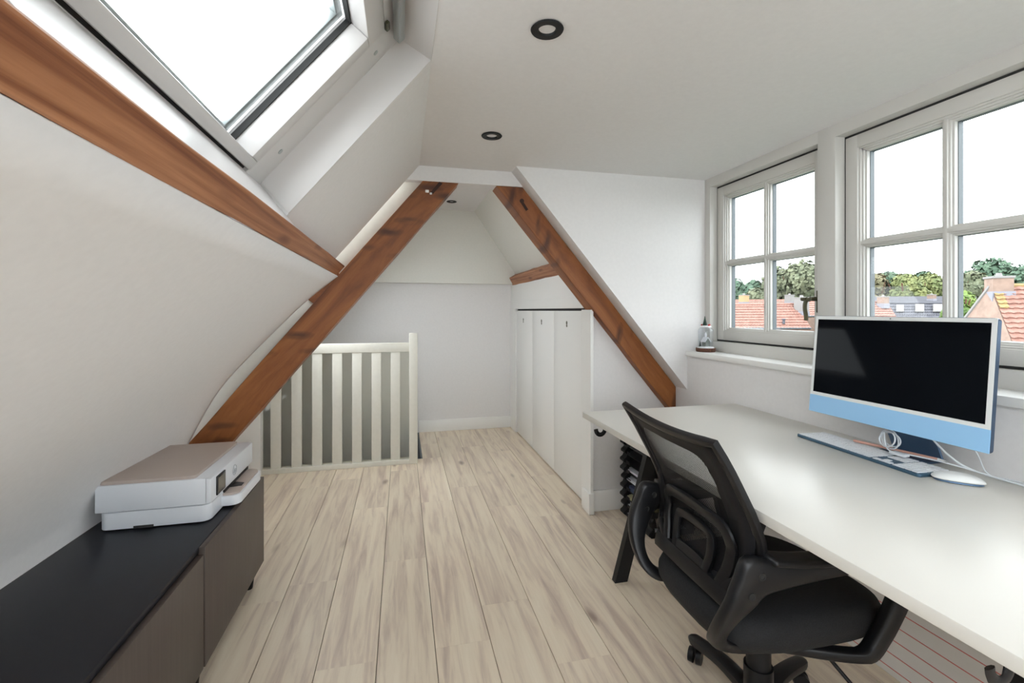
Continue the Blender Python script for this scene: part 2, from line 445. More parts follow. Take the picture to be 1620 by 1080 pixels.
# stairwell lining below the floor and the strip of wall beside the balustrade
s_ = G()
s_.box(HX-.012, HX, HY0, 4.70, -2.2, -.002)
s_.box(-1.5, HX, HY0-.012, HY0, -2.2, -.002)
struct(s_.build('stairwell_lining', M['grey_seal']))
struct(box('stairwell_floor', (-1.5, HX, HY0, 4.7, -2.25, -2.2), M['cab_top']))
struct(box('wall_stairwell', (-1.45, -1.005, 3.70, 3.77, 0, .75), M['gloss_white']))
# skirtings
struct(box('baseboard_back', (HX, 1.11, 4.665, 4.68, 0, .115), M['gloss_white'], None, .002))
struct(box('baseboard_knee', (1.10, 1.645, 2.582, 2.60, 0, .125), M['gloss_white'], None, .002))

# ------------------------------------------------------------------ built-in cupboard under the right slope
cup = empty('built_in_cupboard', (1.10, 3.6, 0), 0, 'white built-in cupboard with three flush doors under the right roof slope', 'cupboard')
fr = G()
fr.box(1.088, 1.107, 2.555, 2.70, 0, 1.215, .002); fr.box(1.10, 1.18, 2.62, 2.70, 0, 1.215)                # corner post
fr.box(1.098, 1.18, 2.70, 4.68, 1.225, 1.305, .002)              # header board
fr.box(1.098, 1.18, 4.46, 4.68, 0, 1.225)
fr.box(1.145, 1.18, 2.70, 4.46, 0, 1.225)
part(fr.build('frame', M['gloss_white']), cup)
part(box('plinth', (1.075, 1.11, 2.545, 2.66, 0, .125), M['gloss_white'], None, .003), cup)
part(box('wall_panel', (1.106, 1.18, 2.62, 4.68, 1.305, 1.52), M['gloss_white']), cup)
part(box('shadow_gap', (1.125, 1.145, 2.70, 4.46, 1.205, 1.225), M['gap']), cup)
for i, (ya, yb) in enumerate(((2.703, 3.297), (3.301, 3.887), (3.891, 4.457))):
    d = part(box('door', (1.110, 1.130, ya, yb, .01, 1.208), M['gloss_white'], None, .0015), cup)
    ym = (ya+yb)/2+.02
    h = G(); h.cyl((1.1085, ym, 1.125), (1.112, ym, 1.125), .013, n=16); h.cyl((1.1085, ym, 1.105), (1.112, ym, 1.105), .010, n=16)
    part(h.build('finger_hole', M['bronze']), d)

# ------------------------------------------------------------------ timber
def timber(name, a, b, w, d, m, label, along=None, bev=.004, roll=None, cut=None, wob=.002):
    """beam whose local x runs a->b; local y = depth direction 'along'; w = width, d = depth"""
    a, b = Vector(a), Vector(b); X = (b-a).normalized(); Ln = (b-a).length
    Y = Vector(along).normalized(); Z = X.cross(Y).normalized(); Y = Z.cross(X).normalized()
    bm = bmesh.new(); n = 14; rings = []
    rnd = random.Random(len(label))
    for i in range(n+1):
        x = Ln*i/n; e = [rnd.uniform(-wob, wob) for _ in range(4)]
        c0 = [(0, -w/2+e[0]), (0, w/2+e[1]), (d, w/2+e[2]), (d, -w/2+e[3])]
        rings.append([bm.verts.new((x, p[0], p[1])) for p in c0])
    for i in range(n):
        for j in range(4):
            k = (j+1) % 4; bm.faces.new((rings[i][j], rings[i][k], rings[i+1][k], rings[i+1][j]))
    bm.faces.new(rings[0][::-1]); bm.faces.new(rings[-1])
    bmesh.ops.recalc_face_normals(bm, faces=bm.faces[:])
    mtx = Matrix((X, Y, Z)).transposed().to_4x4(); mtx.translation = a
    inv = mtx.inverted()
    for (co, no) in (cut or []):
        bmesh.ops.bisect_plane(bm, geom=bm.verts[:]+bm.edges[:]+bm.faces[:], plane_co=inv @ Vector(co), plane_no=inv.to_3x3() @ Vector(no), clear_outer=True)
        be = [e for e in bm.edges if e.is_boundary]
        if be: bmesh.ops.holes_fill(bm, edges=be)
    es = [e for e in bm.edges if len(e.link_faces) == 2 and e.calc_face_angle(0) > .6]
    bmesh.ops.bevel(bm, geom=es, offset=bev, segments=2, profile=.5, affect='EDGES')
    me = bpy.data.meshes.new(name); bm.to_mesh(me); bm.free(); me.materials.append(m)
    o = link(name, me); o.matrix_world = mtx
    return tag(o, label, 'beam')
YB = 2.535
# left rafter: upper edge follows beamL
wL = .150
cx = lambda r, s: beamL(r)+s
dirL = Vector((-.638, 0, -.770)); nrm = Vector((.770, 0, -.638))
a = Vector(W(beamL(.95), YB, .95))+nrm*wL/2; b = Vector(W(beamL(-.80), YB, -.80))+nrm*wL/2
beam_left = timber('roof_beam', a, b, wL, .115, M['beam'], 'broad reddish pine rafter rising left to right behind the printer', (0, 1, 0), cut=[(W(0, 0, .708), (0, 0, 1)), (W(0, 0, -1.1), (0, 0, -1))])
# dark second timber beside its upper middle
mm = M['beam']
o = timber('roof_beam', Vector(W(beamL(.19), YB+.012, .19))-nrm*.012, Vector(W(beamL(.035), YB+.012, .035))-nrm*.012, .062, .05, M['beam'], 'short dark timber wedged between the left rafter and the purlin end', (0, 1, 0))
# right rafter
wR = .118
dR = Vector((.835, 0, -1)).normalized(); nR = Vector((-1, 0, -.835)).normalized()
a = Vector(W(beamR(.95), YB, .95))+nR*wR/2; b = Vector(W(beamR(-.75), YB, -.75))+nR*wR/2
beam_right = timber('roof_beam', a, b, wR, .12, M['beam'], 'reddish pine rafter descending right to the desk beside the cupboard', (0, 1, 0),
       cut=[(W(0, 0, .70), (0, 0, 1)), ((1.645, 0, 0), (1, 0, 0)), (W(0, 0, -.66), (0, 0, -1))])
# left purlin running to the camera
a0, b0 = Vector((-.286, 0, H+.2254)), Vector((-.3227, 0, H+.1815))
mid = (a0+b0)/2; out = Vector((-.77, 0, .638))
timber('purlin', mid+Vector((0, 2.60, 0)), mid+Vector((0, yB, 0)), .0625, .07, M['beam_light'], 'long light pine purlin under the roof window running towards the camera', out, cut=[((-.3, 2.50, 0), (-.25, 1, 0))])
# right purlin behind the truss
timber('purlin', (1.085, 2.66, 1.505), (1.085, 4.62, 1.505), .09, .10, M['beam_light'], 'rough pine purlin above the white cupboard, beyond the right rafter', (1, 0, .55), wob=.004)
timber('purlin', (-.46, 2.64, 1.46), (-.46, 4.60, 1.46), .09, .10, M['beam_light'], 'pine purlin mostly hidden behind the left rafter', (-1, 0, .55))

g = G(); g.slab([W(.150, YB-.0012, .640), W(.163, YB-.0012, .632), W(.215, YB-.0012, .692), W(.198, YB-.0012, .702)], (0, .003, 0))
part(g.build('bolt_slot', mat('recess_shade', (.035, .014, .009), .8)), beam_left)  # flat dark slab stands in for the shade inside a recess
g = G(); g.box(.122, .142, YB-.008, YB+.002, H+.637, H+.652, .003); g.box(.146, .158, YB-.008, YB+.002, H+.628, H+.638, .002)
part(g.build('cable_clip', M['gloss_white'], None, True), beam_left)
g = G(); g.cyl((.662, YB-.0012, H+.622), (.662, YB+.003, H+.622), .013, n=14); g.slab([W(.655, YB-.001, .612), W(.668, YB-.001, .622), W(.700, YB-.001, .575), W(.686, YB-.001, .566)], (0, .003, 0))
part(g.build('bolt_slot', bpy.data.materials['recess_shade']), beam_right)  # bolt hole and slot: recess shade painted as flat dark pieces

# ------------------------------------------------------------------ roof window
def SL(q, y, d): return Vector((-.310+.638*q-.77*d, y, H+.2965+.77*q+.638*d))
def slbox(g, q0, q1, y0, y1, d0, d1, bev=.003):
    mtx = Matrix((Vector((.638, 0, .77)), Vector((0, 1, 0)), Vector((-.77, 0, .638)))).transposed().to_4x4()
    mtx.translation = SL(0, 0, 0)
    g.box(q0, q1, y0, y1, d0, d1, bev, mtx); return g
rw = empty('window_3', SL(.3, .95, .12)); struct(rw)
g = G()
slbox(g, -.02, .62, 1.335, 1.475, .109, .24); slbox(g, -.02, .62, .43, .57, .109, .24)
slbox(g, -.03, -.003, .57, 1.335, .112, .24); slbox(g, .545, .64, .57, 1.335, .109, .24)
part(g.build('frame', M['dimmed_white'], None, True), rw)
g = G()
slbox(g, .004, .034, .58, 1.338, .105, .185); slbox(g, .475, .540, .58, 1.338, .105, .185)
slbox(g, .034, .475, 1.292, 1.338, .105, .185); slbox(g, .034, .475, .58, .626, .105, .185)
part(g.build('sash', M['dimmed_white'], None, True), rw)
g = G()
slbox(g, .030, .037, .62, 1.297, .160, .175, 0); slbox(g, .470, .477, .62, 1.297, .160, .175, 0)
slbox(g, .034, .475, 1.287, 1.294, .160, .175, 0); slbox(g, .034, .475, .624, .631, .160, .175, 0)
part(g.build('gasket', M['rubber']), rw)
g = G()
slbox(g, .030, .050, .62, 1.297, .19, .215, .002); slbox(g, .455, .477, .62, 1.297, .19, .215, .002)
slbox(g, .034, .475, 1.27, 1.297, .19, .215, .002); slbox(g, .034, .475, .62, .65, .19, .215, .002)
part(g.build('outer_profile', M['steel'], None, True), rw)
part(slbox(G(), .030, .480, .615, 1.30, .178, .184, 0).build('pane', M['glass']), rw)
g = G(); slbox(g, -.004, .005, .575, 1.338, .120, .14, 0); part(g.build('shadow_gap', M['gap']), rw)
g = G(); slbox(g, .566, .592, .55, 1.395, .075, .10, .004)
part(g.build('handle', M['steel'], None, True), rw)
g = G()
for q in (.10, .50): 
    p = SL(q, 1.40, .109); g.cyl(p, p+Vector((.77, 0, -.638))*.002, .008, n=16)
part(g.build('screw_cap', M['steel'], None, True), rw)
g = G(); slbox(g, .542, .555, 1.30, 1.335, .098, .108, .002); part(g.build('hinge', M['bronze']), rw)

# ------------------------------------------------------------------ dormer windows
XW = 1.765
ZB, ZT = 1.031, 1.938
W1 = (1.654, 2.373); W2 = (.84, 1.565)
g = G()
g.box(XW, 1.90, yB, 2.42, ZT, 1.992)
g.box(XW, 1.90, yB, 2.42, .95, ZB)
g.box(XW-.0006, 1.90, 2.373, 2.44, .95, 2.03, .004)
g.box(XW-.0006, 1.90, 1.565, 1.654, .96, 2.03, .008)
g.box(XW-.0006, 1.90, .75, .84, .96, 2.03, .008); g.box(XW-.0006, 1.90, yB, -1.4, .96, 2.03, .008)
struct(g.build('wall_right', M['frame_paint'], None, True))
def dormer_window(name, y0, y1):
    w = empty(name, (1.83, (y0+y1)/2, ZB)); struct(w)
    a, b, z0, z1 = y0+.003, y1-.006, ZB+.009, ZT-.009
    s = .052
    g = G()
    g.box(1.81, 1.87, a, a+s, z0, z1, .003); g.box(1.81, 1.87, b-s, b, z0, z1, .003)
    g.box(1.811, 1.87, a+s-.003, b-s+.003, z0, z0+s, .002); g.box(1.811, 1.87, a+s-.003, b-s+.003, z1-s, z1, .002)
    part(g.build('sash', M['frame_paint'], None, True), w)
    g = G()
    for i, (e, xo) in enumerate(((.007, 1.818), (.014, 1.826), (.020, 1.835))):
        g.box(xo, 1.87, a+s-.002, a+s+e, z0+s, z1-s, .0012); g.box(xo, 1.87, b-s-e, b-s+.002, z0+s, z1-s, .0012)
        g.box(xo, 1.87, a+s, b-s, z0+s-.002, z0+s+e, .0012); g.box(xo, 1.87, a+s, b-s, z1-s-e, z1-s+.002, .0012)
    part(g.build('moulding', M['frame_paint'], None, True), w)
    ym, zm = (a+b)/2, (z0+z1)/2
    g = G()
    for hw, xo in ((.019, 1.836), (.013, 1.827), (.007, 1.820)):
        g.box(xo, 1.868, ym-hw, ym+hw, z0+s, z1-s, .002)
    part(g.build('glazing_bar', M['frame_paint'], None, True), w)
    g = G()
    for hw, xo in ((.019, 1.8362), (.013, 1.8272), (.007, 1.8202)):
        g.box(xo, 1.868, a+s, b-s, zm-hw, zm+hw, .002)
    part(g.build('glazing_bar', M['frame_paint'], None, True), w)
    e = s+.018
    for (ya, yb) in ((a+e, ym-.017), (ym+.017, b-e)):
        for (za, zb) in ((z0+e, zm-.017), (zm+.017, z1-e)):
            p = part(box('pane', (1.846, 1.850, ya-.006, yb+.006, za-.006, zb+.006), M['glass']), w)
            g = G()
            g.box(1.851, 1.873, ya-.004, ya+.004, za, zb); g.box(1.851, 1.873, yb-.004, yb+.004, za, zb)
            g.box(1.851, 1.873, ya, yb, za-.002, za+.003); g.box(1.851, 1.873, ya, yb, zb-.003, zb+.002)
            part(g.build('glazing_seal', M['grey_seal']), p)
    g = G(); g.box(1.814, 1.835, y0+.001, y1-.001, ZT-.010, ZT+.001); g.box(1.814, 1.835, y0+.001, y1-.001, ZB-.001, ZB+.010)
    g.box(1.814, 1.835, y1-.0065, y1+.001, ZB, ZT)
    part(g.build('shadow_gap', M['gap']), w)
    return w
w1 = dormer_window('window_1', *W1)
w2 = dormer_window('window_2', *W2)
w3 = dormer_window('window_added_dormer', -.05, .75)  # extra dormer window out of view, added for more daylight
struct(box('wall_right', (XW-.0006, 1.90, yB, -.05, .96, 2.03), M['frame_paint'], None, .008))
g = G()
g.box(1.798, 1.812, 1.668, 1.690, 1.20, 1.30, .004)
g.cyl((1.80, 1.678, 1.262), (1.768, 1.690, 1.262), .010, n=14)
sweep_into(g.bm, catmull([(1.775, 1.695, 1.262), (1.772, 1.715, 1.255), (1.772, 1.722, 1.225), (1.772, 1.716, 1.185), (1.772, 1.716, 1.165)], 5), [(.007, .010)]*21, None, 8)
g.cyl((1.772, 1.712, 1.262), (1.772, 1.738, 1.262), .009, n=12)
part(g.build('handle', M['bronze'], None, True), w1)

# ------------------------------------------------------------------ balustrade
bal = empty('balustrade', (-.45, 3.76, 0), 0, 'white slatted balustrade guarding the stair opening behind the left rafter', 'balustrade')
part(box('post', (.055, .120, 3.725, 3.79, 0, 1.03), M['cream'], None, .003), bal)
part(box('top_rail', (-1.01, .115, 3.735, 3.780, .885, .955), M['cream'], None, .003), bal)
part(box('bottom_rail', (-1.01, .115, 3.728, 3.80, 0, .035), M['cream'], None, .002), bal)
for i in range(7):
    x = -.949+i*.1437
    part(box('slat', (x, x+.071, 3.742, 3.758, .03, .89), M['cream'], None, .0015), bal)
part(box('backing_sheet', (-1.005, .055, 3.764, 3.768, .035, .885), M['tint']), bal)

# ------------------------------------------------------------------ ceiling spots
def spot(loc, label):
    s = empty('downlight', loc, 0, label, 'ceiling light', 'recessed black ceiling spots')
    part2 = G().lathe([(.043, 0), (.046, -.003), (.044, -.006), (.026, -.006), (.021, .004), (.019, .03), (0, .03)]).build('trim_ring', M['black_matt'], s, True)
    G().lathe([(0, .004), (.010, .003), (.016, .009), (.017, .016), (0, .016)]).build('lens', M['lens'], s, True)
    return s
spot((.391, 1.22, H+.78), 'larger looking black ceiling spot near the roof window')
spot((.389, 2.02, H+.78), 'middle black ceiling spot above the gap between the rafters')
spot((.44, 4.22, H+BR), 'small distant black ceiling spot on the strip beyond the rafters')

# ------------------------------------------------------------------ low cabinet
cab = empty('low_cabinet', (-.83, 1.4, 0), 0, 'long low black cabinet with bronze-brown doors against the left wall', 'cabinet')
part(box('top', (-1.055, -.628, .25, 2.30, .440, .460), M['cab_top'], None, .002), cab)
g = G(); g.box(-1.055, -.634, .26, 2.298, .08, .440)
part(g.build('body', M['cab_top']), cab)
for i, (ya, yb, zt, xf) in enumerate(((1.657, 2.300, .457, -.610), (1.018, 1.650, .436, -.612), (.378, 1.012, .436, -.612))):
    o = box('door', (-.632, xf, ya, yb, .075, zt), M['cab_front'], None, .0012)
    part(o, cab)
for y in (2.22, 1.66, 1.0, .4):
    for x in (-.648, -1.0):
        part(G().lathe([(0, 0), (.014, 0), (.016, .008), (.024, .08), (0, .08)], (x, y, 0), 16).build('foot', M['black_matt'], None, True), cab)

# ------------------------------------------------------------------ printer (local: x to the front, y to its left)
pr = empty('printer', (-.835, 2.065, .460), 0, 'white all-in-one printer with taupe lid on the black cabinet', 'printer')
def pp(o): o.parent = pr; return o
hw = .232
def rrect(x0, x1, y0, y1, r, n=6, corners=(1, 1, 1, 1)):
    pts = []
    for (cx_, cy_, a0, on) in ((x1-r, y0+r, -90, corners[0]), (x1-r, y1-r, 0, corners[1]), (x0+r, y1-r, 90, corners[2]), (x0+r, y0+r, 180, corners[3])):
        if not on:
            pts.append({-90: (x1, y0), 0: (x1, y1), 90: (x0, y1), 180: (x0, y0)}[a0]); continue
        for i in range(n+1):
            a_ = math.radians(a0+90*i/n); pts.append((cx_+r*math.cos(a_), cy_+r*math.sin(a_)))
    return pts
def rbox(x0, x1, y0, y1, z0, z1, r, bev=.002, corners=(1, 1, 1, 1)):
    return G().prism(rrect(x0, x1, y0, y1, r, corners=corners), z1-z0, (0, 0, z0), (1, 0, 0), (0, 1, 0), bev)
pp(rbox(-.165, .172, -hw+.006, hw-.006, .004, .062, .03).build('base', M['printer'], None, True))
g = G(); g.box(-.17, .165, -hw, hw, .066, .158, .003)
pp(g.build('body', M['printer'], None, True))
pp(rbox(-.160, .130, -hw+.012, hw-.012, .056, .068, .02, 0).build('waist', M['waist'], None))
# tapered front panel
g = G().prism([(.160, .066), (.178, .070), (.178, .155), (.160, .158)], -2*hw, (0, -hw, 0), (1, 0, 0), (0, 0, 1), .001)
pp(g.build('front_panel', M['printer'], None, True))
pp(rbox(-.165, .128, -hw+.004, hw-.02, .158, .170, .018).build('lid', M['printer_beige'], None, True))
d = pp(box('display', (.174, .183, -.185, -.105, .078, .146), M['black_plastic'], None, .002))
G().box(.1825, .1838, -.178, -.112, .086, .140).build('display_glass', M['screen_dim'], d)
M['logo'] = mat('pale_grey_print', (.42, .44, .48), .4)
# logo: ring with two slanted letters
lg = G()
ring = [(.1785, .005+.020*math.cos(2*PI*i/32), .108+.020*math.sin(2*PI*i/32)) for i in range(32)]
lg.tube(ring, .0013, 6, True)
logo = pp(lg.build('logo_ring', M['logo'], None, True))
fc = bpy.data.curves.new('letters', 'FONT'); fc.body = 'hp'; fc.size = .030; fc.shear = .35; fc.extrude = .0006; fc.align_x = 'CENTER'; fc.align_y = 'CENTER'
ft = bpy.data.objects.new('letters_curve', fc)
fme = bpy.data.meshes.new_from_object(ft); bpy.data.objects.remove(ft); fme.materials.clear(); fme.materials.append(M['logo'])
fo = link('letters', fme)
fo.parent = logo; fo.location = (.1786, .005, .107); fo.rotation_euler = (PI/2, 0, PI/2)
# paper tray with output flap
pp(rbox(.10, .232, -.115, .185, .010, .046, .035, .002, (1, 1, 0, 0)).build('paper_tray', M['printer'], None, True))
pp(rbox(.11, .224, -.105, .175, .046, .054, .03, .001, (1, 1, 0, 0)).build('output_flap', M['printer_beige'], None, True))
pp(G().prism([(.150, -.045), (.215, -.030), (.215, .0), (.150, .03)], .002, (0, 0, .0545), (1, 0, 0), (0, 1, 0)).build('grip_recess', M['black_plastic'], None))
pp(box('slot', (.150, .1765, -.10, .18, .056, .066), M['black_plastic']))
pp(box('side_slot', (-.06, .0, -hw+.0045, -hw+.01, .003, .012), M['gap']))

# ------------------------------------------------------------------ desk
DZ = .740
desk = empty('desk', (1.23, 1.15, 0), 0, 'large white-topped desk on black slanted metal legs under the dormer windows', 'desk')
part(box('tabletop', (.815, 1.640, .05, 2.01, DZ-.026, DZ), M['desk'], None, .0025), desk)
def trestle(y):
    for (xa, xb) in ((.949, 1.150), (1.560, 1.360)):
        v = Vector((xb-xa, 0, DZ-.03)); 
        g = G(); hh = .030
        g.slab([(xa-hh, y-.016, 0), (xa+hh, y-.016, 0), (xb+hh, y-.016, DZ-.027), (xb-hh, y-.016, DZ-.027)], (0, .032, 0))
        part(g.build('leg', M['black_matt']), desk)
    part(box('cross_bar', (1.10, 1.41, y-.02, y+.02, DZ-.06, DZ-.0265), M['black_matt']), desk)
trestle(1.90); trestle(.60)
part(box('stretcher', (1.23, 1.27, .60, 1.90, DZ-.055, DZ-.028), M['black_matt']), desk)

def hook(loc, label):
    g = G()
    pts = [(0, 0, .02), (0, 0, -.01)]+[(.022-.022*math.cos(a_), 0, -.012-.026*math.sin(a_)) for a_ in [PI*i/10 for i in range(11)]]
    pts = [( -p[0]+.02, p[1], p[2]) for p in pts]
    sweep_into(g.bm, [Vector(p) for p in pts], [(.010, .0035)]*len(pts), (0.001, 0.999, 0.001), 8)
    g.box(-.02, .045, -.014, .014, .018, .0245, .002)
    o = g.build('hook', M['black_plastic'], None, True); o.location = loc
    return tag(o, label, 'hook', 'black hooks under the desk edge')
hook((.872, 1.93, DZ-.051), 'black curved hook under the far front corner of the desk')
hook((.878, .505, DZ-.051), 'blurred black hook under the near end of the desk')

# ------------------------------------------------------------------ letter trays
def tray_mesh():
    g = G(); w, d_, t = .25, .33, .003
    g.box(0, w, -d_, 0, 0, t)
    g.box(w-t, w, -d_, 0, 0, .035)
    g.box(0, w, -t, 0, 0, .030); g.box(0, w, -d_, -d_+t, 0, .030)
    g.box(0, t, -d_, -d_+.09, 0, .018); g.box(0, t, -.09, 0, 0, .018)
    hx = [(.002, .0), (-.015, .012), (-.015, .024), (.002, .036), (.008, .049), (.02, .049), (.02, 0)]
    for y in (-.0, -d_+.05):
        g.prism(hx, .05, (0, y, 0), (1, 0, 0), (0, 0, 1))
        g.prism([(w-.02, 0), (w-.02, .05), (w+.004, .05), (w+.012, .025), (w+.004, 0)], .05, (0, y, 0), (1, 0, 0), (0, 0, 1))
    return g.build('letter_tray', M['black_plastic'])
names = ['lowest', 'second from the floor', 'third from the floor', 'fourth from the floor', 'fifth from the floor', 'sixth from the floor', 'seventh from the floor', 'eighth from the floor', 'ninth from the floor, topmost']
tr0 = None
paper_me = None
for i, nm in enumerate(names):
    if tr0 is None: t_ = tr0 = tray_mesh()
    else: t_ = tr0.copy(); COL.objects.link(t_)
    t_.location = (1.285+.004*math.sin(i*2), 2.535, .002+.0515*i)
    tag(t_, 'black letter tray under the desk, %s of its stack' % nm, 'letter tray', 'stacked black letter trays')
pl = ['lowest', 'second', 'third', 'fourth', 'fifth', 'sixth']
cols = [M['paper'], M['paper'], mat('yellow_paper', (.62, .60, .36), .7), mat('blue_paper', (.12, .15, .25), .6), M['paper'], M['paper']]
for i in range(6):
    g = G()
    for k in range(3): g.box(.012+random.uniform(-.012, .006), .225, -.305+random.uniform(0, .03), -.02-random.uniform(0, .03), .0035+k*.005, .0078+k*.005, .0012)
    o = g.build('papers', cols[i]); o.location = (1.285, 2.535, .0025+.0515*i)
    tag(o, 'sheaf of papers lying in the %s black tray from the floor' % pl[i], 'papers', 'papers in the letter trays')

# ------------------------------------------------------------------ lined board leaning on the wall under the desk
lb = empty('lined_board', (1.575, .75, 0), 0, 'white board with thin red lines leaning on the wall under the desk', 'board')
mt = Matrix.Translation((1.575, .75, .002)) @ Matrix.Rotation(math.radians(4), 4, 'Y')
part(G().box(0, .012, -.60, .64, 0, .52, .002, mt).build('panel', M['board']), lb)
for z in (.022, .068, .115, .163, .213, .268, .33):
    part(G().box(-.0008, .0006, -.60, .63, z, z+.0028, 0, mt).build('red_line', M['redline']), lb)
for y in (.405, .365):
    g = G(); g.tube([mt @ Vector((-.0006, y+.026*math.cos(2*PI*i/24), .285+.026*math.sin(2*PI*i/24))) for i in range(24)], .0012, 5, True)
    part(g.build('red_ring', M['redline']), lb)

# ------------------------------------------------------------------ all-in-one computer
im = empty('desktop_computer', (1.56, 1.147, DZ), 0, 'large pale blue and white all-in-one computer with a black screen on the desk', 'computer')
tilt = Matrix.Translation((1.480, 1.1475, .838)) @ Matrix.Rotation(math.radians(5.2), 4, 'Y')
hw2 = .2725
def ib(x0, x1, y0, y1, z0, z1, bev=0, g=None):
    g = g or G(); g.box(x0, x1, y0, y1, z0, z1, bev, tilt); return g
part(G().prism(rrect(0, .354, -hw2, hw2, .010, 5), .0125, tilt @ Vector((.0125, 0, 0)), (tilt.to_3x3() @ Vector((0, 0, 1))), (0, 1, 0)).build('case', M['imac_dark'], None, True), im)
part(ib(-.0012, .0004, -hw2+.001, hw2-.001, .062, .353, .0005).build('bezel', M['imac_white']), im)
part(ib(-.0016, .0004, -hw2+.0005, hw2-.0005, .0005, .062, .0005).build('chin', M['imac_blue']), im)
sc_ = part(ib(-.0020, -.0008, -hw2+.013, hw2-.013, .074, .341).build('screen', M['screen']), im)
part(ib(-.0022, -.0010, -.0015, .0015, .3455, .3485).build('camera', M['black_plastic']), im)
g = G()
g.box(1.555, 1.640, 1.075, 1.222, DZ, DZ+.007, .002)
part(g.build('stand_foot', M['imac_dark'], None, True), im)
g = G().slab([(1.628, 1.075, DZ+.004), (1.628, 1.222, DZ+.004), (1.528, 1.222, .965), (1.528, 1.075, .965)], (-.006, 0, -.004))
part(g.build('stand_neck', M['stand_blue']), im)

# ------------------------------------------------------------------ keyboard (local x towards the user's right = -Y world)
kb = empty('keyboard', (1.487, 1.213, DZ), -PI/2-math.radians(3.0), 'white full-size keyboard lying in front of the blue computer', 'keyboard')
kw, kd = .440, .122
g = G().prism(rrect(-kw/2, kw/2, -kd/2, kd/2, .010), .009, (0, 0, 0), (1, 0, 0), (0, 1, 0), .001)
g.build('plate', M['kbase'], kb, True)
key_cache = {}
def key(x0, x1, y0, y1):
    w_, h_ = x1-x0-.0026, y1-y0-.0026; kk = (round(w_, 4), round(h_, 4))
    if kk not in key_cache:
        key_cache[kk] = G().box(-w_/2, w_/2, -h_/2, h_/2, 0, .0026, .0008, seg=1).build('key', M['key'], kb); o = key_cache[kk]
    else:
        o = key_cache[kk].copy(); COL.objects.link(o); o.parent = kb
    o.location = ((x0+x1)/2, (y0+y1)/2, .0088)
u_ = (kw-.016)/22.3; rows = 6; rh = (kd-.010)/6
X0 = -kw/2+.006; Y0 = -kd/2+.005
layout = [[(1.5), 1.2, 1.2, 1.4, 5.6, 1.4, 1.2, 1.3], [2.3]+[1]*10+[2.5-.0], [1.8]+[1]*11+[2.0], [1.5]+[1]*12+[1.3], [1]*13+[1.8], [1.2]+[1.05]*13]
for r_, row in enumerate(layout):
    tot = sum(row); x = 0
    for wd in row:
        wd2 = wd*14.8/tot
        key(X0+x*u_, X0+(x+wd2)*u_, Y0+r_*rh, Y0+(r_+1)*rh); x += wd2
bx = 15.15
for (cx_, cy_) in ((0, 0), (1, 0), (2, 0), (1, 1)): key(X0+(bx+cx_)*u_, X0+(bx+cx_+1)*u_, Y0+cy_*rh, Y0+(cy_+1)*rh)
for cy_ in (3, 4, 5):
    for cx_ in (0, 1, 2): key(X0+(bx+cx_)*u_, X0+(bx+cx_+1)*u_, Y0+cy_*rh, Y0+(cy_+1)*rh)
nx_ = 18.4
for cy_ in range(6):
    for cx_ in range(4):
        if cy_ == 0 and cx_ == 1: continue
        if cy_ == 1 and cx_ == 3: continue
        w2_ = 2 if (cy_ == 0 and cx_ == 0) else 1; h2_ = 2 if (cy_ == 0 and cx_ == 3) else 1
        key(X0+(nx_+cx_)*u_, X0+(nx_+cx_+w2_)*u_, Y0+cy_*rh, Y0+(cy_+h2_)*rh)

# ------------------------------------------------------------------ mouse
ms = empty('mouse', (1.487, .950, DZ), math.radians(-47), 'white low-profile mouse beside the right end of the keyboard', 'mouse')
def mouse_shell(z0, hgt, sx, sy):
    bm = bmesh.new(); nu, nv = 24, 8; rings = []
    for j in range(nv+1):
        ph = PI/2*j/nv; rr = math.cos(ph)**.5 if j < nv else 0; zz = z0+hgt*math.sin(ph)**.8 if j else z0
        ring = []
        for i in range(nu):
            a_ = 2*PI*i/nu; c_, s2 = math.cos(a_), math.sin(a_)
            x = math.copysign(abs(c_)**.75, c_)*sx*rr; y = math.copysign(abs(s2)**.75, s2)*sy*rr
            zt = zz*(1-.30*(x/sx)**2) if j else zz
            ring.append(bm.verts.new((x, y, zt)))
        rings.append(ring)
    for a_, b_ in zip(rings, rings[1:]):
        for i in range(nu): k = (i+1) % nu; bm.faces.new((a_[i], a_[k], b_[k], b_[i]))
    bm.faces.new(rings[0][::-1])
    bmesh.ops.remove_doubles(bm, verts=bm.verts[:], dist=1e-5)
    return bm
for nm, args, mm_ in (('base', (0.001, .008, .052, .029), M['stand_blue']), ('shell', (.007, .016, .056, .0315), M['imac_white'])):
    bm = mouse_shell(*args); me = bpy.data.meshes.new(nm); bm.to_mesh(me); bm.free(); me.materials.append(mm_); link(nm, me, ms, True)

# ------------------------------------------------------------------ pencil, charging cable, power cables
pe = empty('stylus', (1.53, 1.27, .7615), 0, 'rose-coloured pen with a silver tip lying across the back of the keyboard', 'pen')
a, b = Vector((1.528, 1.285, .7585)), Vector((1.600, 1.075, .7535)); dd = (b-a).normalized()
part(G().cyl(a, b, .0045, n=14).build('barrel', M['rose'], None, True), pe)
part(G().cyl(b, b+dd*.022, .0045, .001, n=14).build('tip', M['imac_white'], None, True), pe)
pts = []
cc = Vector((1.520, 1.160, .797))
for i in range(90):
    th = 2*PI*i/28; rr = .030+.004*math.sin(i*.37)
    pts.append(cc+Vector((.010*math.sin(i*.11)+.006*math.cos(th), rr*math.cos(th), rr*.80*math.sin(th)+.004*math.sin(i*.2))))
pts += catmull([pts[-1], (1.522, 1.165, .764), (1.536, 1.12, .761), (1.575, 1.03, .757), (1.605, .92, .746), (1.61, .80, .7432), (1.615, .60, .7432), (1.62, .30, .7432)], 6)[1:]
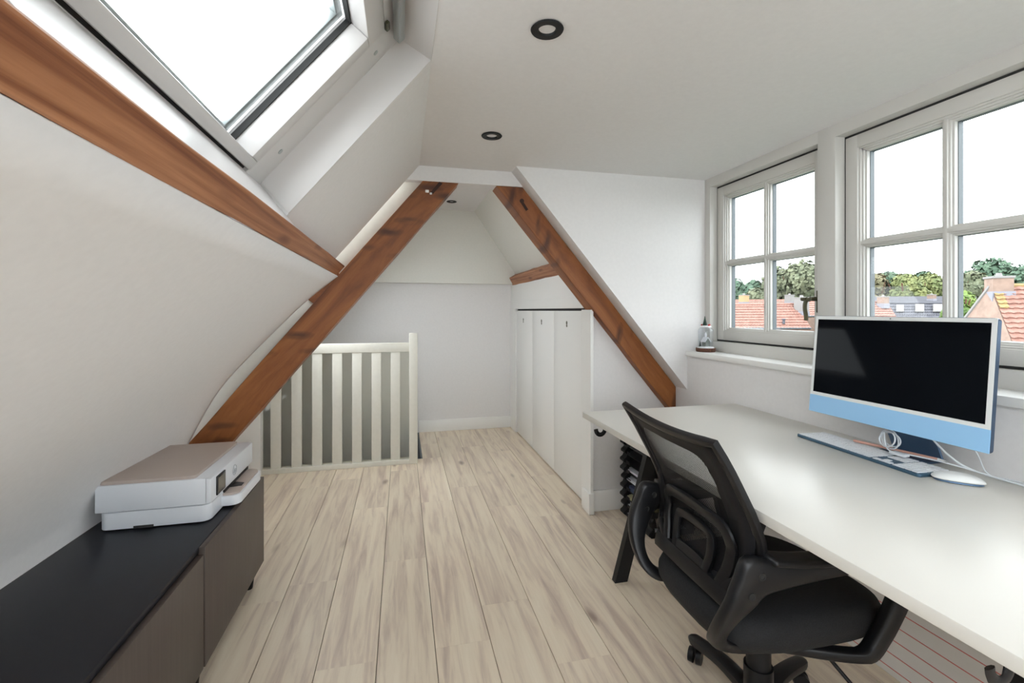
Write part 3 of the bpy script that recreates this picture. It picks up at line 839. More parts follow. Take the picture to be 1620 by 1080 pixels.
tag(G().tube(pts, .0022, 7).build('charging_cable', M['cable'], None, True), 'thin white cable coiled on the keyboard and trailing right along the desk', 'cable')
g = G().box(1.506, 1.532, 1.105, 1.150, .756, .764, .002)
tag(g.build('cable_plug', M['cable'], None, True), 'small white plug lying on the pen at the back of the keyboard', 'plug')
pts = catmull([(1.545, 1.085, .87), (1.56, 1.05, .81), (1.585, 1.00, .76), (1.612, .93, .7436), (1.625, .80, .7436), (1.60, .66, .7436), (1.612, .50, .7436), (1.62, .2, .7436)], 8)
tag(G().tube(pts, .0030, 8).build('power_cable', M['cable'], None, True), 'thicker pale blue power cable dropping behind the computer onto the desk', 'cable')
pts = catmull([(1.555, .985, .87), (1.60, .975, .80), (1.628, .965, .7432), (1.636, .90, .7432), (1.636, .70, .7432)], 8)
tag(G().tube(pts, .0018, 7).build('data_cable', M['cable'], None, True), 'very thin cable hanging straight down behind the right half of the computer', 'cable')

# ------------------------------------------------------------------ snow jar on the sill
sj = empty('snow_jar', (1.700, 2.325, .974), 0, 'glass jar with a snowy model house on a bark slice, on the sill', 'ornament')
g = G(); g.lathe([(0, 0), (.050, 0), (.053, .004), (.054, .018), (.050, .022), (0, .022)], n=24)
for v in g.bm.verts:
    k = 1+.05*noise.noise(v.co*60); v.co.x *= k; v.co.y *= k
g.build('bark_slice', M['bark'], sj, True)
g = G(); g.lathe([(0, .022), (.047, .022), (.044, .027), (.020, .030), (0, .032)], n=24)
for v in g.bm.verts: v.co.z += .002*noise.noise(v.co*90)
g.build('snow_bed', M['snow'], sj, True)
G().lathe([(.036, .026), (.039, .045), (.040, .090), (.042, .115), (.040, .128), (.030, .138), (.028, .143)], n=28).build('jar', M['jar'], sj, True)
G().lathe([(0, .140), (.030, .140), (.031, .146), (.020, .150), (0, .151)], n=24).build('snowy_lid', M['snow'], sj, True)
hs = G().box(-.016, .012, -.022, .010, .028, .056).prism([(-.018, .055), (.014, .055), (-.002, .078)], -.036, (0, -.024, 0), (1, 0, 0), (0, 0, 1)).build('model_house', M['tiny_house'], sj)
g = G()
g.slab([(-.021, -.026, .055), (-.002, -.026, .081), (-.002, .014, .081), (-.021, .014, .055)], (-.002, 0, .003))
g.slab([(.017, -.026, .055), (-.002, -.026, .081), (-.002, .014, .081), (.017, .014, .055)], (.002, 0, .003))
g.cyl((0, 0, .075), (0, 0, .095), .006, n=8); g.cyl((0, 0, .095), (0, 0, .112), .007, .0005, n=8)
g.build('snowy_roof', M['snow'], hs)
def fir(g, c, h_, r):
    for k in range(5):
        z = c[2]+h_*k/6; g.cyl((c[0], c[1], z), (c[0], c[1], z+h_*.36), r*(1-k*.17), r*.15*(1-k*.1), n=9)
g = G(); fir(g, (-.005, .0, .148), .055, .015); g.build('fir_tree', M['fir'], sj)
g = G(); fir(g, (-.02, .022, .028), .030, .009); fir(g, (.016, .024, .028), .024, .008); g.build('fir_tree', M['fir'], sj)
for (x, y, z) in ((.012, -.018, .154), (.004, -.022, .152), (-.012, .018, .153)):
    G().ball((x, y, z), .0055, 10, 8).build('berry', M['red'], sj, True)

# ------------------------------------------------------------------ office chair (local +x = facing the desk)
ch = empty('office_chair', (1.0, 1.13, 0), math.radians(-1.0), 'black mesh-back office chair tucked under the desk', 'office chair')
# backrest surface
BH = .427; Z0 = .480
TX = [(0, -.208), (.18, -.182), (.32, -.171), (.46, -.182), (.585, -.204), (.73, -.237), (.87, -.270), (1.0, -.305), (1.1, -.335)]
def back(s, t):
    """s across (-1 = right side .. 1 = left side), t up (0..1)"""
    hw_ = .222-.010*(1-t)**2-.035*max(0, 1-t/.35)**2
    for (a_, xa_), (b_, xb_) in zip(TX, TX[1:]):
        if t <= b_: break
    f_ = (t-a_)/(b_-a_); x = xa_+(xb_-xa_)*f_
    x -= (1-abs(s)**2.2)*(1-t)*(.015+.033*min(1, max(0, t)/.4))
    z = Z0+BH*t-(.016*(1-abs(s)**2.0))*max(0, t)**3
    return Vector((x, s*hw_, z))
def bnorm(s, t):
    e = .01; a_ = back(s+e, t)-back(s-e, t); b_ = back(s, t+e)-back(s, t-e)
    n_ = a_.cross(b_).normalized(); return n_ if n_.x < 0 else -n_
def ribbon(g, path, w, th, off=0.0, closed=False, n=10):
    """raised band following (s,t) points on the back"""
    P_ = [back(s, t)+bnorm(s, t)*off for s, t in path]
    k = len(P_); rings = []
    for i, (s, t) in enumerate(path):
        a_ = P_[(i-1) % k] if (closed or i) else P_[i]; b_ = P_[(i+1) % k] if (closed or i < k-1) else P_[i]
        tt = (b_-a_).normalized(); nn = bnorm(s, t); sd_ = tt.cross(nn).normalized()
        ww = w[i] if isinstance(w, list) else w
        ring = []
        for j in range(n):
            th_ = 2*PI*j/n; c_, s2 = math.cos(th_), math.sin(th_)
            c_ = math.copysign(abs(c_)**.6, c_); s2 = math.copysign(abs(s2)**.6, s2)
            ring.append(g.bm.verts.new(P_[i]+sd_*ww*c_+nn*th*s2))
        rings.append(ring)
    for i in range(k if closed else k-1):
        A_, B_ = rings[i], rings[(i+1) % k]
        for j in range(n): q = (j+1) % n; g.bm.faces.new((A_[j], A_[q], B_[q], B_[j]))
    if not closed: g.bm.faces.new(rings[0][::-1]); g.bm.faces.new(rings[-1])
def cm2(pts, k=6, closed=False): return [(v.x, v.y) for v in catmull([(a_, b_, 0) for a_, b_ in pts], k, closed)]
# outer frame
outline = []
for i in range(13): outline.append((-1, 0.06+.94*i/12))
for i in range(1, 12): outline.append((-1+2*i/12, 1))
for i in range(13): outline.append((1, 1-.94*i/12))
for i in range(1, 10): outline.append((1-2*i/10, .06-.02*math.sin(PI*i/10)))
g = G(); ribbon(g, outline, .011, .010, closed=True); g.build('back_frame', M['black_plastic'], ch, True, True)
# wide fabric border between frame and net
def patch(name, inner, mm_, off, parent):
    bm = bmesh.new(); A_ = []
    return bm
def strip_panel(name, fo_, fi_, tr, m_, off=.0, n=40):
    """panel between two closed (s,t) loops"""
    g = G(); va = [g.bm.verts.new(back(*p)+bnorm(*p)*off) for p in fo_]; vb = [g.bm.verts.new(back(*p)+bnorm(*p)*off) for p in fi_]
    k = len(va)
    for i in range(k): j = (i+1) % k; g.bm.faces.new((va[i], va[j], vb[j], vb[i]))
    o = g.build(name, m_, ch, True)
    s_ = o.modifiers.new('t', 'SOLIDIFY'); s_.thickness = .004; s_.offset = 0
    return o
inner = []
import itertools
K = 72
def loop_rect(s0, s1, t0, t1, rs, rt, ex=.28):
    out_ = []
    for i in range(K):
        a_ = 2*PI*i/K; c_, s2 = math.cos(a_), math.sin(a_)
        e_ = ex
        x = math.copysign(abs(c_)**e_, c_); y = math.copysign(abs(s2)**e_, s2)
        out_.append(((s0+s1)/2+(s1-s0)/2*x, (t0+t1)/2+(t1-t0)/2*y))
    return out_
lo = loop_rect(-1.0, 1.0, .04, 1.0, 0, 0, .10); li = loop_rect(-.64, .84, .12, .895, 0, 0)
strip_panel('back_border', lo, li, None, M['net'])
# net: fine strands
g = G()
ns = 84
for i in range(ns):
    s = -.74+1.64*i/(ns-1)
    col = []
    for j in range(19):
        t_ = .10+.82*j/18; ss = s+.05*(t_-.5)
        p = back(ss, t_); d_ = Vector((0, .0016, 0))
        col.append((g.bm.verts.new(p-d_), g.bm.verts.new(p+d_)))
    for a_, b_ in zip(col, col[1:]): g.bm.faces.new((a_[0], a_[1], b_[1], b_[0]))
o = g.build('net', M['net'], ch); o['kind'] = 'stuff'
g = G()
for j in range(46):
    t_ = .06+.40*j/45
    col = []
    for i in range(17):
        s = -.78+1.56*i/16; p = back(s, t_)+bnorm(s, t_)*-.001; d_ = Vector((0, 0, .0013))
        col.append((g.bm.verts.new(p-d_), g.bm.verts.new(p+d_)))
    for a_, b_ in zip(col, col[1:]): g.bm.faces.new((a_[0], a_[1], b_[1], b_[0]))
o = g.build('net', M['net'], ch); o['kind'] = 'stuff'
# lumbar support: nested arches on a bottom bar, and the solid upper sheet behind
g = G()
ribbon(g, cm2([(-.62, .08), (-.66, .26), (-.60, .42), (-.30, .47), (0, .48), (.30, .47), (.60, .42), (.66, .26), (.62, .08)]), .017, .008, .010)
ribbon(g, cm2([(-.34, .08), (-.37, .22), (-.30, .335), (0, .36), (.30, .335), (.37, .22), (.34, .08)]), .014, .007, .010)
ribbon(g, cm2([(-.95, .03), (-.5, .05), (0, .055), (.5, .05), (.95, .03)]), .024, .011, .010)
ribbon(g, cm2([(-.30, .12), (0, .13), (.30, .12)]), .016, .006, .010)
ribbon(g, cm2([(-.98, .10), (-.84, .14), (-.66, .08)]), .016, .008, .010)
ribbon(g, cm2([(.98, .10), (.84, .14), (.66, .08)]), .016, .008, .010)
g.build('lumbar_support', M['black_plastic'], ch, True, True)
# seat cushion
def cushion(cx_, cy_, z0_, z1_, ax, ay, name, m_, e_=.55, crown_=.012):
    bm = bmesh.new(); nu = 48; prof = [(.86, 0), (.95, .10), (1.0, .35), (1.0, .62), (.96, .86), (.86, .97), (.6, 1.0), (.3, 1.02)]
    rings = []
    for (k_, h_) in prof:
        ring = []
        for i in range(nu):
            a_ = 2*PI*i/nu; c_, s2 = math.cos(a_), math.sin(a_)
            x = math.copysign(abs(c_)**e_, c_)*ax*k_; y = math.copysign(abs(s2)**e_, s2)*ay*k_
            z = z0_+(z1_-z0_)*h_+(crown_*(x/ax)**2*0)
            if x > ax*.55: z -= .05*((x-ax*.55)/ax)**1.3*h_*1.2
            ring.append(bm.verts.new((cx_+x, cy_+y, z)))
        rings.append(ring)
    for a_, b_ in zip(rings, rings[1:]):
        for i in range(nu): k_ = (i+1) % nu; bm.faces.new((a_[i], a_[k_], b_[k_], b_[i]))
    bm.faces.new(rings[0][::-1]); bm.faces.new(rings[-1])
    me = bpy.data.meshes.new(name); bm.to_mesh(me); bm.free(); me.materials.append(m_)
    return link(name, me, ch, True)
cushion(.01, 0, .375, .470, .262, .216, 'seat', M['fabric'])
cushion(.02, 0, .360, .395, .20, .19, 'seat_pan', M['black_plastic'])
# upright hidden between seat and back
G().box(-.212, -.196, -.035, .035, .40, .53, .003).build('back_bracket', M['black_plastic'], ch, True)
def cat2(pts, k): return [(v.x, v.y) for v in catmull([(a_, b_, 0) for a_, b_ in pts], k, True)]
ARM_OUT = [(-.232, .650), (-.262, .600), (-.283, .550), (-.294, .500), (-.292, .450), (-.275, .408), (-.235, .380), (-.150, .362), (-.05, .352), (.06, .345), (.13, .352),
           (.170, .385), (.205, .440), (.238, .510), (.245, .575), (.215, .602), (.140, .612), (.060, .615), (-.050, .618), (-.140, .628)]
ARM_IN = [(-.190, .560), (-.215, .535), (-.235, .510), (-.250, .485), (-.255, .455), (-.245, .425), (-.215, .402), (-.150, .388), (-.05, .378), (.06, .372), (.105, .380),
          (.128, .405), (.155, .450), (.180, .505), (.185, .548), (.165, .572), (.120, .580), (.060, .582), (-.040, .578), (-.130, .570)]
def arm(side):
    A_, B_ = cat2(ARM_OUT, 4), cat2(ARM_IN, 4); k = len(A_); bm = bmesh.new(); R_ = []
    for (x, z), (xi, zi) in zip(A_, B_):
        yc = lambda zz, xx=x: .236-.085*max(0, min(1, (.56-zz)/.17))**1.4*(.12+.88*max(0, min(1, (.12-xx)/.2)))
        mx_, mz_ = (x+xi)/2, (z+zi)/2; th__ = .017
        prof = []
        for (f_, dy) in ((0, .35), (.04, .8), (.14, 1), (.86, 1), (.96, .8), (1, .35), (1, -.35), (.96, -.8), (.86, -1), (.14, -1), (.04, -.8), (0, -.35)):
            px_, pz_ = x+(xi-x)*f_, z+(zi-z)*f_
            prof.append(bm.verts.new((px_, side*yc(pz_)+th__*dy, pz_)))
        R_.append(prof)
    for i in range(k):
        P_, Q_ = R_[i], R_[(i+1) % k]; n_ = len(P_)
        for j in range(n_): q = (j+1) % n_; bm.faces.new((P_[j], P_[q], Q_[q], Q_[j]))
    bmesh.ops.recalc_face_normals(bm, faces=bm.faces[:])
    # pad on top
    pp_ = catmull([(-.180, side*.236, .640), (-.10, side*.238, .628), (0, side*.240, .622), (.10, side*.240, .618), (.20, side*.238, .610), (.245, side*.236, .590)], 6)
    sweep_up(bm, pp_, [(.030, .010)]*(len(pp_)-1)+[(.022, .007)])
    me = bpy.data.meshes.new('armrest'); bm.to_mesh(me); bm.free(); me.materials.append(M['black_plastic'])
    for p in me.polygons: p.use_smooth = True
    o = link('armrest', me, ch)
    for (x, z) in ((-.205, .610), (-.232, .568)):
        y = side*.236-.017
        g = G(); g.lathe([(.0055, -.001), (.0055, .0012), (.0085, .0018), (.0095, 0)], n=16)
        for v in g.bm.verts: v.co = Vector((x+v.co.x, y-v.co.z, z+v.co.y))
        g.cyl((x, y-.0005, z), (x, y+.002, z), .0056, n=14)
        g.build('bolt', M['rubber'], o, True)
def sweep_up(bm, path, radii, n=14):
    rings = []; k = len(path); S_ = Vector((0, 1, 0))
    for i, p in enumerate(path):
        t = (path[min(i+1, k-1)]-path[max(i-1, 0)]).normalized(); u2 = t.cross(S_).normalized()
        ra, rb = radii[i]; ring = []
        for j in range(n):
            th = 2*PI*j/n; c_, s2 = math.cos(th), math.sin(th)
            c_ = math.copysign(abs(c_)**.7, c_); s2 = math.copysign(abs(s2)**.7, s2)
            ring.append(bm.verts.new(p+S_*ra*c_+u2*rb*s2))
        rings.append(ring)
    for a_, b_ in zip(rings, rings[1:]):
        for j in range(n): q = (j+1) % n; bm.faces.new((a_[j], a_[q], b_[q], b_[j]))
    bm.faces.new(rings[0][::-1]); bm.faces.new(rings[-1])
    bmesh.ops.recalc_face_normals(bm, faces=bm.faces[:])
arm(1); arm(-1)
# gas lift, star base, casters, lever
g = G(); g.cyl((0, 0, .20), (0, 0, .37), .026, n=24); g.cyl((0, 0, .13), (0, 0, .255), .033, n=24); g.cyl((0, 0, .06), (0, 0, .19), .039, n=24)
g.build('gas_lift', M['black_plastic'], ch, True)
g = G(); g.lathe([(0, .055), (.05, .055), (.055, .08), (.05, .115), (0, .12)], n=24); g.build('hub', M['black_plastic'], ch, True)
for i in range(5):
    a_ = math.radians(95+72*i); d_ = Vector((math.cos(a_), math.sin(a_), 0))
    g = G(); pts = [d_*.03+Vector((0, 0, .092)), d_*.14+Vector((0, 0, .098)), d_*.25+Vector((0, 0, .080)), d_*.280+Vector((0, 0, .072)), d_*.287+Vector((0, 0, .064))]
    sweep_into(g.bm, catmull(pts, 4), [(v.x, v.y) for v in catmull([(.028, .020, 0), (.025, .017, 0), (.023, .017, 0), (.017, .016, 0), (.006, .010, 0)], 4)], (0, 0, 1), 12, sq=.75)
    lg_ = g.build('base_leg', M['black_plastic'], ch, True)
    c_ = d_*.268; sdv = Vector((-d_.y, d_.x, 0))
    g = G()
    ax = (sdv*.6+d_*.8).normalized()
    for k in (-1, 1): g.cyl(c_+ax*(.005*k)+Vector((0, 0, .0245)), c_+ax*(.021*k)+Vector((0, 0, .0245)), .0245, .023, n=22)
    g.cyl(c_+Vector((0, 0, .03)), c_+Vector((0, 0, .07)), .006, n=10)
    g.build('caster', M['black_plastic'], lg_, True)
g = G(); g.cyl((.06, -.10, .350), (.10, -.235, .262), .005, n=10); 
g.box(-.014, .014, -.03, .03, -.008, .008, .003, Matrix.Translation((.108, -.262, .245)) @ Matrix.Rotation(.6, 4, 'X'))
g.build('lever', M['black_plastic'], ch, True)

# ------------------------------------------------------------------ outdoors (real sizes, at their distances)
th_ = math.radians(13.41)
def PT(u_px, v_px, Zc):
    R = (u_px-810)*Zc/730; r = (491-v_px)*Zc/730
    return Vector((Zc*math.sin(th_)+R*math.cos(th_), Zc*math.cos(th_)-R*math.sin(th_), H+r))
M['tile'] = speckled('clay_roof_tile', (0.19, 0.090, 0.068), (0.26, 0.135, 0.105), 3.0, 0.75, 0.0)
M['tile_lichen'] = speckled('lichened_roof_tile', (0.22, 0.13, 0.06), (0.28, 0.21, 0.08), 2.0, 0.8, 0.0)
M['slate'] = speckled('dark_roof_tile', (0.060, 0.060, 0.075), (0.085, 0.085, 0.10), 3.0, 0.7, 0.0)
M['brick'] = speckled('pale_red_brick', (0.17, 0.115, 0.09), (0.24, 0.165, 0.13), 5.0, 0.85, 0.0)
M['lead'] = mat('lead_flashing', (0.17, 0.17, 0.20), 0.6)
M['felt'] = mat('grey_flat_roof', (0.06, 0.06, 0.07), 0.95, spec=0.1)
M['fascia'] = mat('pale_fascia', (0.18, 0.17, 0.165), 0.7)
M['grass'] = speckled('grass', (0.05, 0.065, 0.045), (0.075, 0.095, 0.06), 0.6, 0.9, 0.0)
def roof_tiles(name, eL, eR, rR, rL, rows, cols, m_, parent, amp=.035):
    """pantiles: wavy across, stepped per row"""
    eL, eR, rR, rL = map(Vector, (eL, eR, rR, rL)); n_ = (eR-eL).cross(rL-eL).normalized()
    if n_.z < 0: n_ = -n_
    bm = bmesh.new(); nu = cols*4
    for r_ in range(rows):
        for st, lift in ((0, amp), (1, 0)):
            pass
        t0, t1 = r_/rows, (r_+1.0)/rows
        bot = []; top = []
        low = []
        for i in range(nu+1):
            s_ = i/nu; wv = .5+.5*math.sin(2*PI*(i % 4)/4+.6)
            a_ = eL.lerp(eR, s_).lerp(rL.lerp(rR, s_), t0); b_ = eL.lerp(eR, s_).lerp(rL.lerp(rR, s_), t1)
            sag = (rL-eL).normalized()*(.03*math.sin(2*PI*(i % 4)/4))
            low.append(bm.verts.new(a_+n_*0.0)); bot.append(bm.verts.new(a_-sag*0+n_*(amp*1.6+wv*amp)-sag)); top.append(bm.verts.new(b_+n_*(wv*amp)))
        for i in range(nu):
            bm.faces.new((bot[i], bot[i+1], top[i+1], top[i])); bm.faces.new((low[i], low[i+1], bot[i+1], bot[i]))
    me = bpy.data.meshes.new(name); bm.to_mesh(me); bm.free(); me.materials.append(m_)
    o = link(name, me, None, False); o['kind'] = 'stuff'
    part(o, parent); return o
def chimney(c, w_, d_, h_, ang, parent, name='chimney', cap=True, m_=None):
    mt = Matrix.Translation(c) @ Matrix.Rotation(ang, 4, 'Z')
    o = part(G().box(-w_/2, w_/2, -d_/2, d_/2, 0, h_, 0, mt).build(name, m_ or M['brick']), parent)
    g = G().box(-w_/2-.03, w_/2+.03, -d_/2-.03, d_/2+.03, h_, h_+.07, .01, mt); g.cyl(mt @ Vector((0, 0, h_+.07)), mt @ Vector((0, 0, h_+.07+w_*.22)), w_*.18, w_*.13, n=10)
    part(g.build('chimney_cap', M['fascia']), o)
    part(G().box(-w_/2-.03, w_/2+.03, -d_/2-.03, d_/2+.03, -.25, .10, 0, mt).build('flashing', M['lead']), o)
    return o
def ridge_tiles(a_, b_, parent, n, m_, r=.13):
    a_, b_ = Vector(a_), Vector(b_)
    g = G()
    for i in range(n):
        p = a_.lerp(b_, i/n); q = a_.lerp(b_, (i+1)/n); g.cyl(p, q, r, r*.88, n=8)
    part(g.build('ridge_tiles', m_), parent)
GZ = -5.6
ground = tag(G().quad((3, -60, GZ), (160, -60, GZ), (160, 160, GZ), (3, 160, GZ)).build('ground', M['grass']), kind='structure')

# house seen through the left window
def house(name, label, rl, rr, el, er, rows, cols, tile, wall=True, lich=None):
    h_ = empty(name, Vector((er.x, er.y, GZ)), 0, label, 'house')
    roof_tiles('roof_tiles', el, er, rr, rl, rows, cols, tile, h_)
    back_l = rl*2-el; back_r = rr*2-er; back_l.z = el.z; back_r.z = er.z
    part(G().slab([rl, rr, back_r, back_l], (0, 0, -.08)).build('rear_roof', tile), h_)
    g = G()
    for (a_, b_, c_) in ((el, rl, back_l), (er, rr, back_r)):
        f = [a_, b_, c_, Vector((c_.x, c_.y, GZ)), Vector((a_.x, a_.y, GZ))]
        g.slab([p-Vector((0, 0, .03)) if p.z > GZ+1 else p for p in f], (rr-rl).normalized()*.05*(1 if a_ is el else -1))
    g.slab([el-Vector((0, 0, .05)), er-Vector((0, 0, .05)), Vector((er.x, er.y, GZ)), Vector((el.x, el.y, GZ))], (0, 0, 0.0001)) if False else None
    part(g.build('gable_wall', M['brick']), h_)
    part(G().slab([el-Vector((0, 0, .12)), er-Vector((0, 0, .12)), Vector((er.x, er.y, GZ)), Vector((el.x, el.y, GZ))], (rl-el).normalized()*Vector((1, 1, 0)).length*.02).build('front_wall', M['brick']), h_)
    part(G().cyl(el, er, .07, n=8).build('gutter', M['grey_seal']), h_)
    ridge_tiles(rl, rr, h_, max(6, cols//2), lich or tile)
    return h_
hA = house('house', 'red pantiled house seen through the left window panes', PT(1040, 483.5, 38.5), PT(1258, 481, 38), PT(1030, 519, 36.2), PT(1283, 519, 36), 9, 52, M['tile'])
chimney(PT(1268, 494, 37.5), .85, .75, 1.15, .3, hA, m_=M['fascia'])
g = G().cyl(PT(1240, 512, 36.3), PT(1240, 505, 36.3), .10, n=10); g.ball(PT(1240, 505, 36.3), .16, 10, 6, (1, 1, .5)); part(g.build('roof_vent', M['slate']), hA)
hA2 = house('house', 'farther red roof peeking above the first one through the left window', PT(1060, 476, 50), PT(1302, 474.5, 49), PT(1050, 500, 47), PT(1305, 500, 46), 8, 60, M['tile'])
chimney(PT(1177, 479, 47), .75, .6, .75, .2, hA2, m_=mat('ochre_chimney', (.34, .22, .11), .8))
chimney(PT(1249, 479, 46.5), .65, .6, .75, .2, hA2, m_=M['fascia'])
# house at the right edge, gable towards us
apx, rv, lv = PT(1566, 452.5, 15), PT(1605, 552, 13.6), PT(1528, 502, 15.7)
rdir = Vector((-.39*math.sin(th_)+.92*math.cos(th_), -.39*math.cos(th_)-.92*math.sin(th_), 0)).normalized()
hB = empty('house', Vector((apx.x, apx.y, GZ)), 0, 'near pink-tiled house with brick gable and chimney at the right edge', 'house')
roof_tiles('roof_tiles', rv, rv+rdir*9, apx+rdir*9, apx, 13, 42, M['tile'], hB, .03)
roof_tiles('lichened_tiles', rv.lerp(apx, .60)+Vector((0, 0, .05)), rv.lerp(apx, .60)+rdir*.22+Vector((0, 0, .05)), rv.lerp(apx, .88)+rdir*.22+Vector((0, 0, .05)), rv.lerp(apx, .88)+Vector((0, 0, .05)), 4, 1, M['tile_lichen'], hB, .03)
lv2 = lv+(lv-apx)*2.5; rv2 = rv+(rv-apx)*1.6
part(G().slab([apx, rv, rv2, Vector((rv2.x, rv2.y, GZ)), Vector((lv2.x, lv2.y, GZ)), lv2, lv], rdir*.1).build('gable_wall', M['brick']), hB)
part(G().slab([apx, lv2, lv2+rdir*9, apx+rdir*9], (0, 0, -.05)).build('rear_roof', M['tile']), hB)
g = G(); g.cyl(apx, lv2, .055, n=6); part(g.build('verge', M['fascia']), hB)
ridge_tiles(apx+rdir*.5, apx+rdir*9, hB, 24, M['tile_lichen'], .08)
chimney(apx+rdir*.22+Vector((0, 0, -.28)), .50, .52, .52, math.atan2(rdir.y, rdir.x), hB)
# flat-topped dark-tiled block in the middle
hC = empty('house', Vector((30, 21, GZ)), 0, 'dark slate-grey mansard block with small roof windows behind the monitor', 'house')
a0_, a1_ = PT(1330, 469, 52), PT(1545, 468, 50); b0_, b1_ = PT(1330, 479, 44), PT(1545, 479, 42); c0_, c1_ = PT(1330, 512, 42.6), PT(1545, 512, 40.6)
part(G().slab([a0_, a1_, b1_, b0_], (0, 0, -.25)).build('flat_roof', M['felt']), hC)
roof_tiles('slate_tiles', c0_, c1_, b1_-Vector((0, 0, .1)), b0_-Vector((0, 0, .1)), 7, 60, M['slate'], hC, .03)
part(G().cyl(b0_, b1_, .07, n=6).build('roof_edge', M['slate']), hC)
part(G().slab([c0_, c1_, Vector((c1_.x, c1_.y, GZ)), Vector((c0_.x, c0_.y, GZ))], (0.1, 0.1, 0)).build('front_wall', M['brick']), hC)
nC = (c1_-c0_).cross(b0_-c0_).normalized(); nC = nC if nC.z > 0 else -nC
for (ua, ub, va, vb) in ((1417, 1429, 483, 494), (1447, 1461, 482, 494), (1475, 1490, 482, 494)):
    def on(u_px, v_px):
        # intersect the sight line with the mansard slope
        d_ = PT(u_px, v_px, 1)-Vector((0, 0, H)); o_ = Vector((0, 0, H)); t_ = (c0_-o_).dot(nC)/d_.dot(nC); return o_+d_*t_+nC*.08
    f = part(G().slab([on(ua, va), on(ub, va), on(ub, vb), on(ua, vb)], nC*.06).build('roof_window', M['fascia']), hC)
    e_ = 1.2
    part(G().slab([on(ua+e_, va+e_), on(ub-e_, va+e_), on(ub-e_, vb-e_), on(ua+e_, vb-e_)], nC*.08).build('pane', mat('roof_pane', (.20, .22, .25), .5)), f)
chimney(PT(1474, 474, 45), .5, .5, .45, .1, hC)
# low red roof left of it
hD = house('house', 'low red roof with a small chimney left of the grey block', PT(1340, 478, 34), PT(1403, 478.5, 34), PT(1336, 512, 32), PT(1424, 512, 32), 9, 16, M['tile'])
chimney(PT(1397, 482, 33.5), .5, .5, .55, .1, hD)

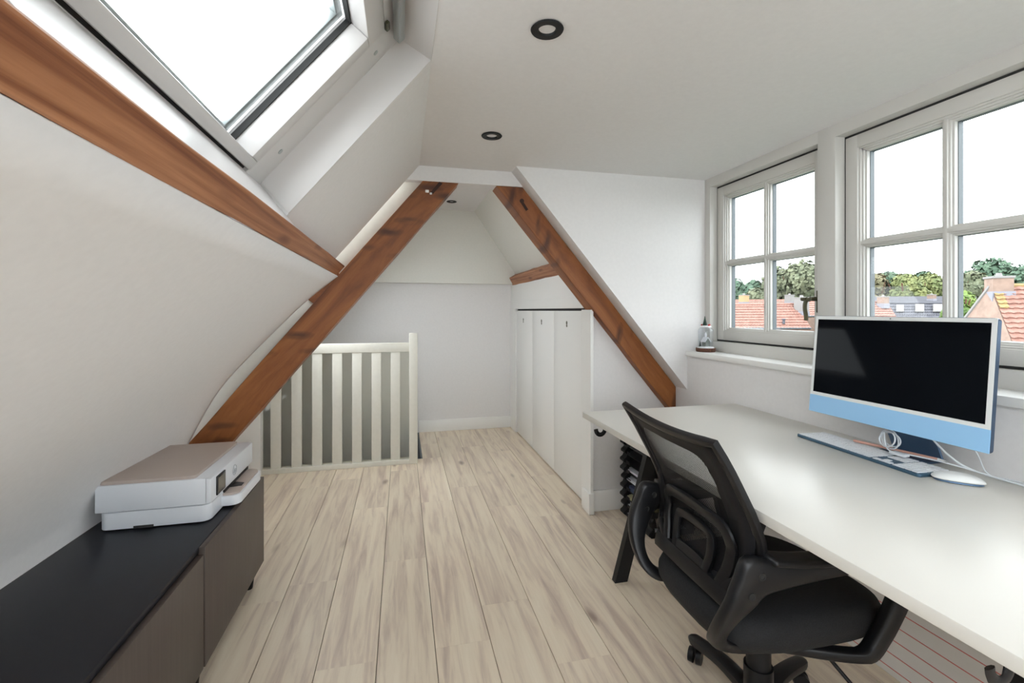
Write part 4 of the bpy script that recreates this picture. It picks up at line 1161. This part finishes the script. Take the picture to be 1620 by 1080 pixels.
# trees
leafm = {}
def leaf_mat(name, a_, b_): 
    if name not in leafm:
        m_ = speckled(name, a_, b_, 0.9, 0.8, 0.0); leafm[name] = m_
    return leafm[name]
def tree(label, u_px, v_top, Zc, wpx, m_, n=2600, lobes=9, seed=1, vb=512):
    rnd = random.Random(seed)
    top = PT(u_px, v_top-(8 if u_px < 1340 else 12), Zc); base = PT(u_px, vb, Zc); wr = wpx*1.2*Zc/730/2; n = int(n*1.7)
    root = empty('tree', Vector((top.x, top.y, GZ)), 0, label, 'tree', 'trees beyond the houses')
    hh = top.z-base.z+2.0; cz = top.z-hh/2
    g = G(); g.cyl((top.x, top.y, GZ), (top.x, top.y, cz), .28, .14, n=8)
    for k in range(4):
        a_ = rnd.uniform(0, 6.28); g.cyl((top.x, top.y, cz-hh*.2), (top.x+wr*.6*math.cos(a_), top.y+wr*.6*math.sin(a_), cz+hh*.25), .10, .04, n=6)
    part(g.build('trunk', M['bark']), root)
    vs_, fs_ = [], []
    L_ = []
    for k in range(lobes):
        a_ = rnd.uniform(0, 2*PI); rr = rnd.uniform(.0, .62); 
        L_.append((Vector((top.x+wr*rr*math.cos(a_), top.y+wr*rr*math.sin(a_), cz+hh*rnd.uniform(-.32, .26)*(1-rr*.4))), rnd.uniform(.36, .55)))
    L_.append((Vector((top.x, top.y, top.z-hh*.30)), .5))
    ls = .0033*Zc
    for i in range(n):
        c_, k = rnd.choice(L_); v = Vector((rnd.gauss(0, 1), rnd.gauss(0, 1), rnd.gauss(0, 1))).normalized()
        rad = k*rnd.uniform(.82, 1.03)
        p = c_+Vector((v.x*wr*rad, v.y*wr*rad, v.z*min(hh*.55, wr*1.2)*rad))
        if p.z > top.z: continue
        t1_ = v.cross(Vector((rnd.random(), rnd.random(), rnd.random()))).normalized(); t2_ = v.cross(t1_)
        t1_ = (t1_+v*rnd.uniform(-.6, .6))*ls*rnd.uniform(.6, 1.4); t2_ = (t2_+v*rnd.uniform(-.6, .6))*ls*rnd.uniform(.6, 1.4)
        b_ = len(vs_); vs_ += [p-t1_-t2_, p+t1_-t2_*.6, p+t1_+t2_, p-t1_*.7+t2_]; fs_.append((b_, b_+1, b_+2, b_+3))
    o = mesh('foliage', vs_, fs_, m_); o['kind'] = 'stuff'
    part(o, root)
dg = leaf_mat('dark_green_leaves', (.040, .080, .050), (.080, .130, .080))
og = leaf_mat('olive_leaves', (.075, .090, .050), (.130, .140, .080))
yg = leaf_mat('yellow_green_leaves', (.085, .115, .040), (.170, .180, .065))
bg_ = leaf_mat('bright_green_leaves', (.060, .120, .030), (.150, .210, .045))
rg = leaf_mat('russet_green_leaves', (.09, .085, .045), (.15, .135, .075))
tree('dark green tree at the left edge of the left window', 1160, 438, 62, 62, dg, seed=2)
tree('second dark green tree in the left window lower left pane', 1196, 441, 64, 50, dg, seed=3)
tree('pale olive bush tree before the dark ones in the left window', 1196, 452, 58, 46, og, seed=4, n=2200)
tree('dark tree behind the glazing bar of the left window', 1228, 430, 68, 50, dg, seed=5)
tree('big round olive tree filling the lower right pane of the left window', 1268, 412, 60, 92, og, seed=6, n=5200, lobes=14)
tree('olive tree behind the post between the windows', 1325, 424, 60, 70, og, seed=7)
tree('low russet olive tree left in the right window', 1385, 430, 60, 56, rg, seed=8)
tree('dark tree crown rising behind the yellowish trees', 1405, 423, 72, 50, dg, seed=9)
tree('yellow green tree in the middle of the right window', 1432, 431, 58, 64, yg, seed=10, n=3600)
tree('second yellow green tree beside the glazing bar of the right window', 1470, 430, 60, 60, yg, seed=11, n=3000)
tree('dark crown behind the glazing bar of the right window', 1462, 426, 74, 56, dg, seed=12)
tree('olive tree right of the glazing bar of the right window', 1514, 428, 60, 62, og, seed=13)
tree('bright green shrub tree beside the brick gable', 1520, 458, 34, 46, bg_, seed=14, n=2600)
tree('olive tree behind the big brick chimney', 1540, 440, 50, 40, og, seed=15)
tree('large dark green tree above the pink roof', 1570, 420, 62, 92, dg, seed=16, n=3600)
tree('dark green tree at the far right edge of the right window', 1618, 425, 60, 90, dg, seed=17, n=3000)
tree('mid green tree outside beyond the right frame edge', 1680, 430, 60, 80, dg, seed=18)
